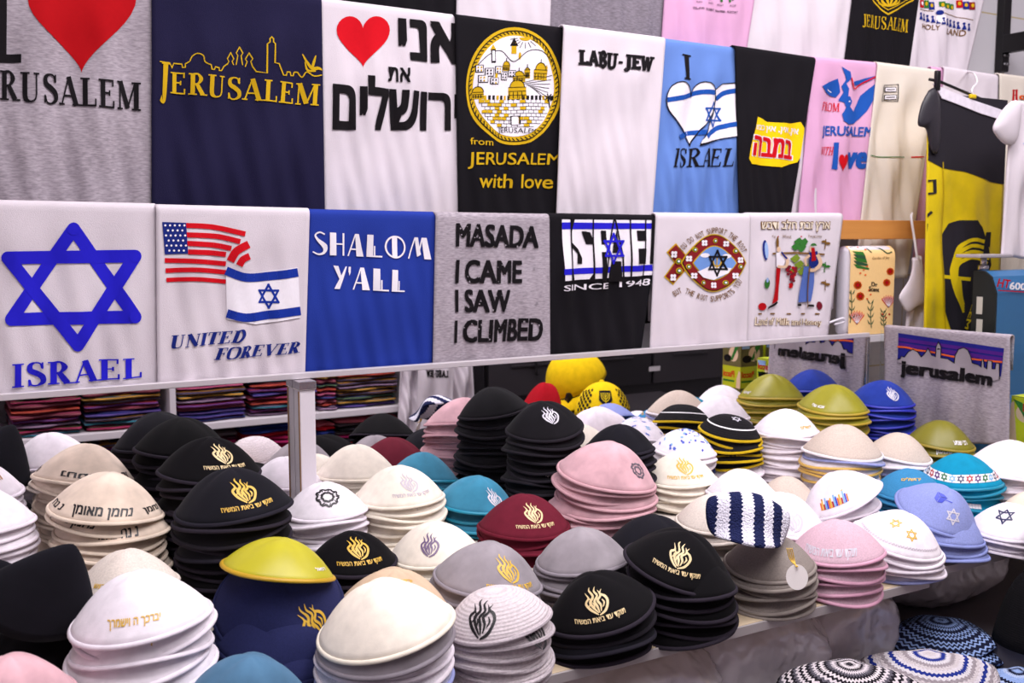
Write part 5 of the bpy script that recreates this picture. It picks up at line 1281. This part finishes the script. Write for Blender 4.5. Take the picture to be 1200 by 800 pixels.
a.add(strip([(1169, 340), (1200, 342)], 1.2, False), DRED, 1)
lt = a.build('lettering', pq, lambda x, z, off: Vector((x, HY-.0044-off, z)), None); sub(lt, hm)
# ---- boxes
bxm = plain('carton_green', (190, 196, 30), .5); bxb = plain('carton_picture', (110, 92, 62), .5)
def carton(x0, y0, z0, wx, wy, wz, label, faces, lower=.46):
    r = tag(empty('carton', (x0, y0, z0)), label, 'box', 'yellow-green cartons at the right end of the table')
    bm = bmesh.new(); bbox(bm, x0, x0+wx, y0, y0+wy, z0, z0+wz, .001); sub(from_bm('box', bm, bxm, None, False), r)
    a = Art()
    for fc in faces:
        a = Art()
        a.add(rect(0, lower, 1, 1), bxb_ink, 0); a.add(ell(.4, .72, .26, .16, 20), SKIN, 1); a.add([(.05, .95), (.3, .9), (.55, .6), (.45, .58)], GRN, 2); a.add(ell(.72, .62, .22, .08, 16), K, 1); a.add(rect(.62, .84, .96, .95), LB, 2)
        a.text('Piscol', (.32, lower-.10), (.95, lower-.10), (.95, lower-.24), (.32, lower-.24), RED, 2, bold=.03); a.add(rect(.32, lower-.34, .95, lower-.30), GRN, 1)
        a.add([(0, 0), (.22, 0), (.2, .2), (.08, lower-.08), (0, lower-.12)], SKIN, 1)
        if fc == '+Y': f = lambda u, v, off: Vector((x0+wx*(1-u), y0+wy+off, z0+wz*v))
        elif fc == '-X': f = lambda u, v, off: Vector((x0-off, y0+wy*(1-u), z0+wz*v))
        else: f = lambda u, v, off: Vector((x0+wx*u, y0-off, z0+wz*v))
        e = a.build('picture', lambda u, v: (u, v), f, None, .0004, .0002); sub(e, r)
    return r
bxb_ink = ink('carton_brown', (104, 96, 58))
carton(2.015, 1.140, TZ, .085, .075, .135, 'yellow-green carton under another at the table end, left of two', ('+Y', '-X'))
carton(2.015, 1.140, TZ+.1355, .085, .075, .135, 'yellow-green carton seen in the mirror, left upper one', ('+Y', '-X'))
carton(2.110, 1.140, TZ, .085, .075, .135, 'yellow-green carton under another at the table end, right of two', ('+Y',))
carton(2.110, 1.140, TZ+.1355, .085, .075, .135, 'yellow-green carton seen in the mirror, right upper one', ('+Y',))
bq = (EYE+ray(1184, 520)*(2.035/ray(1184, 520).x))
carton(2.03, bq.y-.09, TZ, .07, .09, .105, 'yellow-green carton under another behind the glass at the right edge', ('-X',), .99)
carton(2.03, bq.y-.09, TZ+.1055, .07, .09, .125, 'yellow-green carton with red lettering behind the glass at the right edge', ('-X',), .99)

# ------------------------------------------------------------------ under the table
SHZ = .60
sh = boxo('under_shelf', (-.4, 2.7, .86, 1.7, SHZ-.02, SHZ), plain('shelf_grey', (120, 112, 118), .6), None, .001); tag(sh, 'grey shelf under the display table holding bags and knitted caps', 'shelf')
for x in (-.38, 2.66):
    for y in (.88, 1.68): sub(boxo('leg', (x-.012, x+.012, y-.012, y+.012, 0, SHZ-.0205), leg_m, None, 0), sh)
bagm, nt, b = nodes('bag_plastic'); b.inputs['Base Color'].default_value = lin((226, 218, 224))+(1,); b.inputs['Roughness'].default_value = .16; b.inputs['Specular IOR Level'].default_value = .9; b.inputs['Coat Weight'].default_value = .5; b.inputs['Coat Roughness'].default_value = .08
n = nt.nodes.new('ShaderNodeTexWave'); n.inputs['Scale'].default_value = 5; n.inputs['Distortion'].default_value = 14; n.inputs['Detail'].default_value = 3; n.inputs['Detail Scale'].default_value = 1.6
tcn = nt.nodes.new('ShaderNodeTexCoord'); nt.links.new(tcn.outputs['Object'], n.inputs['Vector'])
bp = nt.nodes.new('ShaderNodeBump'); bp.inputs['Distance'].default_value = .010; bp.inputs['Strength'].default_value = .28; nt.links.new(n.outputs['Fac'], bp.inputs['Height']); nt.links.new(bp.outputs[0], b.inputs['Normal'])
from mathutils import noise as mnoise
def bag(c, sx, sy, sz, seed, label):
    bm = bmesh.new(); bmesh.ops.create_icosphere(bm, subdivisions=5, radius=1)
    for v in bm.verts:
        d = v.co.normalized(); q = Vector((max(-.8, min(.8, d.x))/.8, max(-.8, min(.8, d.y))/.8, max(-.75, min(.8, d.z))/.8))
        k = mnoise.noise(d*2.2+Vector((seed*7, 0, 0)))*.07+abs(mnoise.noise(Vector((d.x*9, d.y*9, d.z*3))+Vector((0, seed*5, 0))))*.06+abs(mnoise.noise(Vector((d.x*24, d.y*12, d.z*6))+Vector((0, 0, seed*3))))*.03
        v.co = Vector((q.x*sx*(1+k), q.y*sy*(1+k), q.z*sz*(1+.7*k)))
    zmin = min(v.co.z for v in bm.verts)
    o = from_bm('plastic_bag', bm, bagm); o.location = (c[0], c[1], SHZ+.0005-zmin); tag(o, label, 'bag', 'grey plastic bags under the table'); return o
bag((.62, 1.27, 0), .14, .11, .060, 5, 'grey plastic bag of goods under the white knitted cap')
bag((.90, 1.25, 0), .14, .12, .070, 1, 'grey plastic bag of goods under the front velvet stacks')
bag((1.17, 1.27, 0), .13, .12, .075, 2, 'grey plastic bag of goods under the grey linen stack')
bag((1.50, 1.42, 0), .15, .09, .075, 3, 'grey plastic bag of goods behind the blue-black knitted caps')
bag((1.39, 1.26, 0), .11, .085, .070, 6, 'grey plastic bag of goods just behind the white and grey zigzag caps')
bag((1.84, 1.42, 0), .16, .12, .075, 4, 'grey plastic bag of goods under the right table, by the dark knitted hat')
def knit_pile(cx, cy, R, cols, scale, wob, n, z0, label, group, sy=.7, gap=.022, rz=0., h=.04):
    m = band_mat('knit_'+label[:14].replace(' ', '_'), cols, 'X', scale, wob, .95, True)
    for k in range(n):
        s = 1-.03*k
        rn = random.Random(k*13+len(label)); p1, p2 = rn.uniform(0, 6), rn.uniform(0, 6)
        def fn(p, th, t):
            q = Vector(p); q.y *= sy; q.z += .006*math.sin(3*th+p1)*t*t+.004*math.sin(5*th+p2)*t; return q
        o = soft_cap('knitted_skullcap', R*s, h, m, fn, 72, 14, .006, 2.0)
        o.location = (cx+rn.uniform(-.006, .006), cy+rn.uniform(-.006, .006), z0+h+gap*k); o.rotation_euler = (0, 0, rz+rn.uniform(-.1, .1))
        tag(o, label % (ORD[n-1-k] if k < n-1 else 'uppermost'), 'skullcap', group)
LBk, NVk = (140, 164, 214), (26, 30, 54)
def sbox(x0, x1, y0, y1, z1, label):
    o = boxo('storage_box', (x0, x1, y0, y1, SHZ+.0005, z1), plain('box_grey', (96, 90, 96), .7), None, .004); tag(o, label, 'box', 'plain boxes under the knitted caps')
def pile_at(x, y, d, R, cols, scale, wob, n, label, group, sy, gap, rz, h, blabel):
    p = atD(x, y, d); z0 = p.z-h-gap*(n-1)-.004
    sbox(p.x-R*.7, p.x+R*.7, p.y-R*.45, p.y+R*.45, z0-.006, blabel)
    knit_pile(p.x, p.y, R, cols, scale, wob, n, z0, label, group, sy, gap, rz, h)
pile_at(1108, 724, 1.85, .118, [NVk, LBk, NVk, NVk, LBk], 34., .003, 4, 'navy and pale blue knitted skullcap, %s in the pile under the table', 'navy and pale blue knitted skullcaps', .8, .014, -.5, .034, 'grey box under the blue-black knitted caps')
pile_at(1086, 762, 1.66, .118, [(196, 186, 190), (206, 198, 206), (32, 48, 130), (206, 200, 206), (150, 140, 146)], 22., .0018, 3, 'white and grey knitted skullcap with blue zigzags, %s of its pile', 'white, grey and blue knitted skullcaps', .7, .014, -.6, .034, 'grey box under the white and grey zigzag caps')
pile_at(994, 776, 1.49, .112, [(30, 26, 34), (214, 204, 208), (30, 26, 34), (206, 196, 202), (90, 86, 96)], 28., .0024, 3, 'black and white knitted skullcap, %s of the pile at the bottom', 'black and white knitted skullcaps', .7, .014, -.6, .036, 'grey box under the black and white knitted caps')
pile_at(1190, 784, 1.72, .085, [LBk, NVk, (170, 186, 222), LBk], 30., .002, 3, 'pale blue knitted skullcap, %s of the pile in the bottom right corner', 'pale blue knitted skullcaps', .8, .014, -.5, .034, 'grey box under the pale blue knitted caps')
bkm = cloth('knit_black', (14, 12, 16), 'knit')
def big(p, th, t): return Vector(p)
o = soft_cap('knitted_hat', .075, .13, bkm, big, 48, 18, .005, 3.0); q = atD(1222, 668, 1.78); o.location = q
tag(o, 'tall dark knitted hat under the right table at the edge', 'hat')
boxo_ = boxo('storage_box', (q.x-.06, q.x+.12, q.y-.05, q.y+.07, SHZ+.0005, q.z-.133), plain('box_grey', (96, 90, 96), .7), None, .004); tag(boxo_, 'grey box under the tall dark knitted hat', 'box', 'plain boxes under the knitted caps')

# ------------------------------------------------------------------ across the aisle (seen in the mirror)
YS = -.10                                    # front of the scarf shelves, which face the mirror
SW = plain('shelf_white', (216, 208, 214), .5)
su = tag(empty('shelf_unit', (.1, YS, 0)), 'white shelf unit of folded scarves across the aisle, seen in the mirror', 'shelving')
SX0, SX1 = .12, 1.575
ZB = (.20, .455, .722, 1.12)
for z in ZB: sub(boxo('shelf_board', (SX0, SX1, YS-.36, YS, z-.022, z), SW, None, .001), su)
DV = [SX0-.02, .700, SX1]
for i, x in enumerate(DV): sub(boxo('divider', (x, x+.02, YS-.362, YS+.001, 0, 1.60), SW, None, .001), su)
sub(boxo('back_board', (SX0-.02, SX1+.02, YS-.375, YS-.363, 0, 1.60), plain('shelf_back', (150, 142, 148), .6), None, 0), su)
cols = [(112, 52, 128), (170, 40, 84), (48, 66, 140), (196, 66, 48), (44, 124, 146), (216, 150, 50), (140, 62, 76), (88, 66, 150), (76, 104, 70), (216, 90, 130), (70, 56, 84), (160, 126, 160)]
def scarf_mat(i):
    c = cols[i % len(cols)]; c2 = cols[(i*5+3) % len(cols)]; c3 = tuple(min(255, v+50) for v in c); c2 = tuple(v*.8 for v in c2)
    return band_mat('scarf_%d' % i, [c, c2, c, c3], 'Z', 1.6, .02)
SCM = [scarf_mat(i) for i in range(12)]
bright = [(190, 20, 36), (206, 170, 40), (150, 20, 70), (30, 44, 110), (60, 20, 40), (196, 150, 110), (160, 30, 90), (28, 26, 32), (196, 96, 110), (90, 80, 84)]
SCB = [cloth('scarf_plain_%d' % i, c, 'linen') for i, c in enumerate(bright)]
def scarf_mesh(seed):
    r = random.Random(seed); bm = bmesh.new(); nx = 18
    p = [r.uniform(0, 6) for _ in range(3)]; rows = []
    sec = [(-.5, 0), (.40, 0), (.47, .12), (.5, .5), (.47, .88), (.40, 1), (-.5, 1)]
    for i in range(nx+1):
        x = i/nx-.5; wv = .10*math.sin(x*9+p[0])+.07*math.sin(x*21+p[1]); fo = .03*math.sin(x*7+p[2])
        e = 1-.25*max(0, (abs(x)-.44)/.06)
        rows.append([bm.verts.new((x, y+(fo if y > .3 else 0), (.5+(z-.5)*e)+wv*(0 if z < .05 else .6))) for y, z in sec])
    for A, B in zip(rows, rows[1:]):
        for k in range(len(sec)): bm.faces.new((A[k], A[(k+1) % len(sec)], B[(k+1) % len(sec)], B[k]))
    bm.faces.new(rows[0]); bm.faces.new(rows[-1][::-1]); bmesh.ops.recalc_face_normals(bm, faces=bm.faces)
    me = bpy.data.meshes.new('folded_scarf'); bm.to_mesh(me); bm.free(); me.materials.append(None)
    for f in me.polygons: f.use_smooth = True
    return me
SM = [scarf_mesh(k) for k in range(5)]
def scarves(x0, x1, z0, n, th, mats, where, seed):
    r = random.Random(seed); z = z0+.0006
    for k in range(n):
        t = th*r.uniform(.8, 1.25); o = bpy.data.objects.new('folded_scarf', SM[r.randrange(5)]); COL.objects.link(o)
        o.material_slots[0].link = 'OBJECT'; o.material_slots[0].material = mats[r.randrange(len(mats))]
        wd = (x1-x0)*r.uniform(.92, 1.0); o.scale = (wd, .28, t*.93); o.location = ((x0+x1)/2+r.uniform(-.004, .004), YS-.165+r.uniform(-.012, .004), z)
        tag(o, 'folded scarf, %s from the bottom of the %s' % (ORD[k] if k < 20 else 'twenty-'+ORD[k-20], where), 'scarf', 'folded scarves in the '+where); z += t
px2 = lambda x: 3.5*math.tan(PHI+math.atan((x-600)/FPX))
for x0, x1, w_, s in ((4, 90, 'pile at the far left in the mirror', 1), (92, 186, 'fringed pile in the mirror', 2), (206, 288, 'pile right of the white divider', 3), (292, 372, 'pile beside the post', 4), (374, 396, 'narrow pile right of the post', 5), (398, 468, 'pile next to the hanging shirts', 6)):
    scarves(px2(x0), px2(x1), .722, 22 if s != 6 else 17, .0138, SCM, w_, s)
for x0, x1, w_, s in ((205, 278, 'lower pile under the divider pile', 11), (284, 342, 'lower bright pile left of the post', 12), (372, 394, 'lower narrow bright pile', 13), (396, 470, 'lower bright pile by the shirts', 14), (8, 96, 'lower pile at far left', 15), (100, 188, 'lower pile before the divider', 16)):
    scarves(px2(x0), px2(x1), .455, 16, .0138, SCB if s < 15 else SCM[:2]+SCM[10:11], w_, s)
# white fringe hanging from one pile
bm = bmesh.new(); rr = random.Random(9)
fx0, fx1 = px2(100), px2(184)
for k in range(46):
    x = fx0+(fx1-fx0)*k/45; z = 1.010+rr.uniform(-.006, .006); tube(bm, [(x, YS-.05, z+.012), (x+rr.uniform(-.006, .006), YS+.004, z), (x+rr.uniform(-.008, .008), YS+.006, z-rr.uniform(.03, .05))], .0022, 5)
bbox(bm, fx0, fx1, YS-.3, YS-.045, 1.008, 1.028, .003)
fo = from_bm('shawl', bm, cloth('fringe_white', (206, 198, 200), 'cotton')); tag(fo, 'folded shawl with a white fringe on top of a scarf pile', 'shawl')
# shirts on the end of the shelves
a = Art(); a.serif('LABU-JEW', (524, 434), (498, 433), (498, 441), (524, 442), K, T=.3, slab=True, gap=0.)
YV = 2*MIR-(YS+.03)
sheet('t_shirt', 'white shirt with LABU-JEW lettering hanging across the aisle, seen in the mirror', 't-shirt', [(490, 360), (532, 360), (530, 540), (490, 540)], ('Y', YV-.03), tee_w, 60, a, 'shirts across the aisle', virtual=True, amp=.006, back=.1, fade=.02)
sheet('t_shirt', 'plain white shirt left of the LABU-JEW one across the aisle', 't-shirt', [(474, 360), (496, 360), (492, 540), (464, 540)], ('Y', YV+.0), tee_w, 61, None, 'shirts across the aisle', virtual=True, amp=.012, lam=.05, back=.1, fade=.02)
sheet('t_shirt', 'plain white shirt right of the LABU-JEW one across the aisle', 't-shirt', [(528, 360), (550, 360), (560, 540), (522, 540)], ('Y', YV-.0), tee_w, 62, None, 'shirts across the aisle', virtual=True, amp=.014, lam=.06, back=.1, fade=.02)
q = onY(500, 360, YV); rl = tubeo('clothes_rail', [(1.60, 2*MIR-YV-.011, q.z-.004), (1.835, 2*MIR-YV-.011, q.z-.004)], .005, steel); tag(rl, 'short rail across the aisle carrying white shirts', 'rail')
# black drawer cabinet, black panel
DKC = plain('cabinet_black', (26, 23, 27), .35); DKE = plain('cabinet_edge', (46, 42, 46), .4)
cb = tag(empty('drawer_cabinet', (2.0, YS, 0)), 'long black drawer cabinet across the aisle, seen in the mirror', 'cabinet')
c0, c1 = 1.90, 3.12
sub(boxo('body', (c0, c1, YS-.55, YS-.001, 0, 1.02), DKC, None, .003), cb)
for i in range(3):
    xa = c0+.008+i*(c1-c0)/3; xb = c0-.008+(i+1)*(c1-c0)/3
    for z0, z1 in ((.72, .855), (.865, .945), (.955, 1.012)):
        d = boxo('drawer', (xa, xb, YS, YS+.014, z0, z1), DKC if (i+int(z0*100)) % 2 else DKE, None, .003); sub(d, cb)
        h = boxo('handle', (xa+.1, xb-.1, YS+.0142, YS+.022, z1-.018, z1-.010), DKE, None, .002); h.parent = d
lbx = px2(766); sub(boxo('price_label', (lbx-.03, lbx+.03, YS+.0145, YS+.0155, .775, .795), plain('label_white', (206, 200, 204), .6), None, 0), cb)
pn = boxo('black_panel', (1.84, 1.885, YS-.3, YS+.02, 0, 1.5), DKC, None, .003); tag(pn, 'tall black upright panel beside the white shirts across the aisle', 'panel')
tr = boxo('cash_printer', (1.96, 2.24, YS-.3, YS-.03, 1.0205, 1.12), plain('printer_black', (34, 30, 34), .4), None, .012); tag(tr, 'black receipt printer on the drawer cabinet across the aisle', 'printer')
cbl = tubeo('cable', spline([(2.18, YS-.02, 1.09), (2.16, YS+.02, 1.10), (2.12, YS+.03, 1.03), (2.115, YS+.028, .92), (2.12, YS+.027, .80)], 6), .006, DKC); tag(cbl, 'black cable hanging over the drawer cabinet front', 'cable')
og = boxo('orange_tool', (2.50, 2.60, YS-.12, YS-.02, 1.0205, 1.05), plain('tool_orange', (196, 62, 30), .5), None, .01); tag(og, 'orange-red object lying on the black cabinet across the aisle', 'tool')
# stand with the caps, just right of the picture
cp = tag(empty('side_stand', (1.9, .75, 0)), 'low black stand beyond the table end carrying the yellow caps', 'stand')
sub(boxo('stand_top', (1.70, 2.25, .55, .96, .79, .81), DKC, None, .002), cp); sub(boxo('stand_body', (1.74, 2.21, .59, .92, 0, .7895), DKC, None, .002), cp)
yl = cloth('cap_yellow', (236, 200, 16), 'cotton'); ykb = cloth('cap_black', (24, 21, 24), 'cotton')
def vpt(x, y, d):                            # point of the aisle whose mirror image lies at (x, y), d metres off
    p = atD(x, y, d); return Vector((p.x, 2*MIR-p.y, p.z))
def ballcap(pos, ang, tilt, label, emblem=False, R=.092):
    r = tag(empty('baseball_hat', pos), label, 'cap', 'yellow baseball caps')
    bm = bmesh.new(); bmesh.ops.create_uvsphere(bm, u_segments=40, v_segments=24, radius=1)
    bmesh.ops.delete(bm, geom=[v for v in bm.verts if v.co.z < -.05], context='VERTS')
    for v in bm.verts: v.co = Vector((v.co.x*R*1.06, v.co.y*R*.95, v.co.z*R*1.15*(1+.08*v.co.x)))
    c = from_bm('crown', bm, yl); c.parent = r; c.modifiers.new('t', 'SOLIDIFY').thickness = .003
    bm = bmesh.new(); rows = []
    for j in range(9):
        u = j/8; row = []
        for i in range(25):
            t = R_(-68+136*i/24); rad = 1+u*.78*math.cos(t)**.8; row.append(bm.verts.new((R*1.06*rad*math.cos(t), R*.95*math.sin(t)*(1+.1*u), -.004-.03*u*math.sin(t)**2-.010*u)))
        rows.append(row)
    for A, B in zip(rows, rows[1:]):
        for i in range(24): bm.faces.new((A[i], A[i+1], B[i+1], B[i]))
    br = from_bm('brim', bm, ykb if emblem else yl); br.parent = r; br.modifiers.new('t', 'SOLIDIFY').thickness = .003
    bm = bmesh.new(); bmesh.ops.create_uvsphere(bm, u_segments=12, v_segments=8, radius=.008, matrix=Matrix.Translation((.004, 0, R*1.15))); from_bm('button', bm, yl).parent = r
    def cs(x, y, off):
        th = x/R; ph = y/R; k = 1+off/R
        return Vector((R*1.06*math.cos(th)*math.cos(ph)*k, R*.95*math.sin(th)*math.cos(ph)*k, R*1.15*math.sin(ph)*(1+.08*math.cos(th)*math.cos(ph))*k))
    if emblem:
        a = Art(); a.add([(-.022, .058), (.022, .058), (.022, .03), (0, .012), (-.022, .03)], ink('cap_black', (24, 21, 24)), 1)
        for k in range(3): a.add(strip([(-.016+k*.005, .05), (-.012+k*.004, .034+k*.004), (0, .026+k*.006), (.012-k*.004, .034+k*.004), (.016-k*.005, .05)], .002), IY, 2)
        a.add(strip([(0, .05), (0, .018)], .002, False), IY, 2)
        for i in range(7):
            for j in range(7):
                if (i+j) % 2 == 0:
                    for s in (1, -1): a.add(ell(s*(.052+i*.008), .012+j*.0085, .0046, .0046, 8), ink('cap_black', (24, 21, 24)), 1)
        e = a.build('emblem', lambda x, y: (x, y), cs, .008, .0012, .0004); e.parent = r
    r.rotation_euler = (0, tilt, ang)
    return r
a1 = vpt(706, 482, 3.05); a2 = vpt(695, 470, 3.18)
ballcap(Vector((a1.x, a1.y, .826)), R_(118), R_(-16), 'yellow baseball cap with a black brim and shield emblem, seen in the mirror', True, .088)
ballcap(Vector((a2.x+.02, a2.y-.12, .89)), R_(172), R_(24), 'plain yellow baseball cap behind the one with the shield, seen in the mirror', False, .098)
bx_ = boxo('storage_box', (a2.x-.06, a2.x+.12, a2.y-.19, a2.y-.05, .8105, .872), DKC, None, .004); tag(bx_, 'small black box under the plain yellow baseball cap', 'box')
rb = vpt(640, 470, 3.15)
redm = cloth('beanie_red', (178, 14, 32), 'knit')
def be(p, th, t):
    q = Vector(p); q.x *= 1+.15*math.sin(2*th); q.z += .012*math.sin(3*th+1)*t; return q
o = soft_cap('beanie', .062, .095, redm, be, 40, 16, .006, 2.6); o.location = (rb.x, rb.y, .91); o.rotation_euler = (R_(8), R_(12), .4)
tag(o, 'red knitted beanie beside the yellow caps, seen in the mirror', 'hat')
# everything lives in metres; parts follow their things
bpy.context.view_layer.update()
print('CAPS', sum(n for _, n in CAPS), len(CAPS))
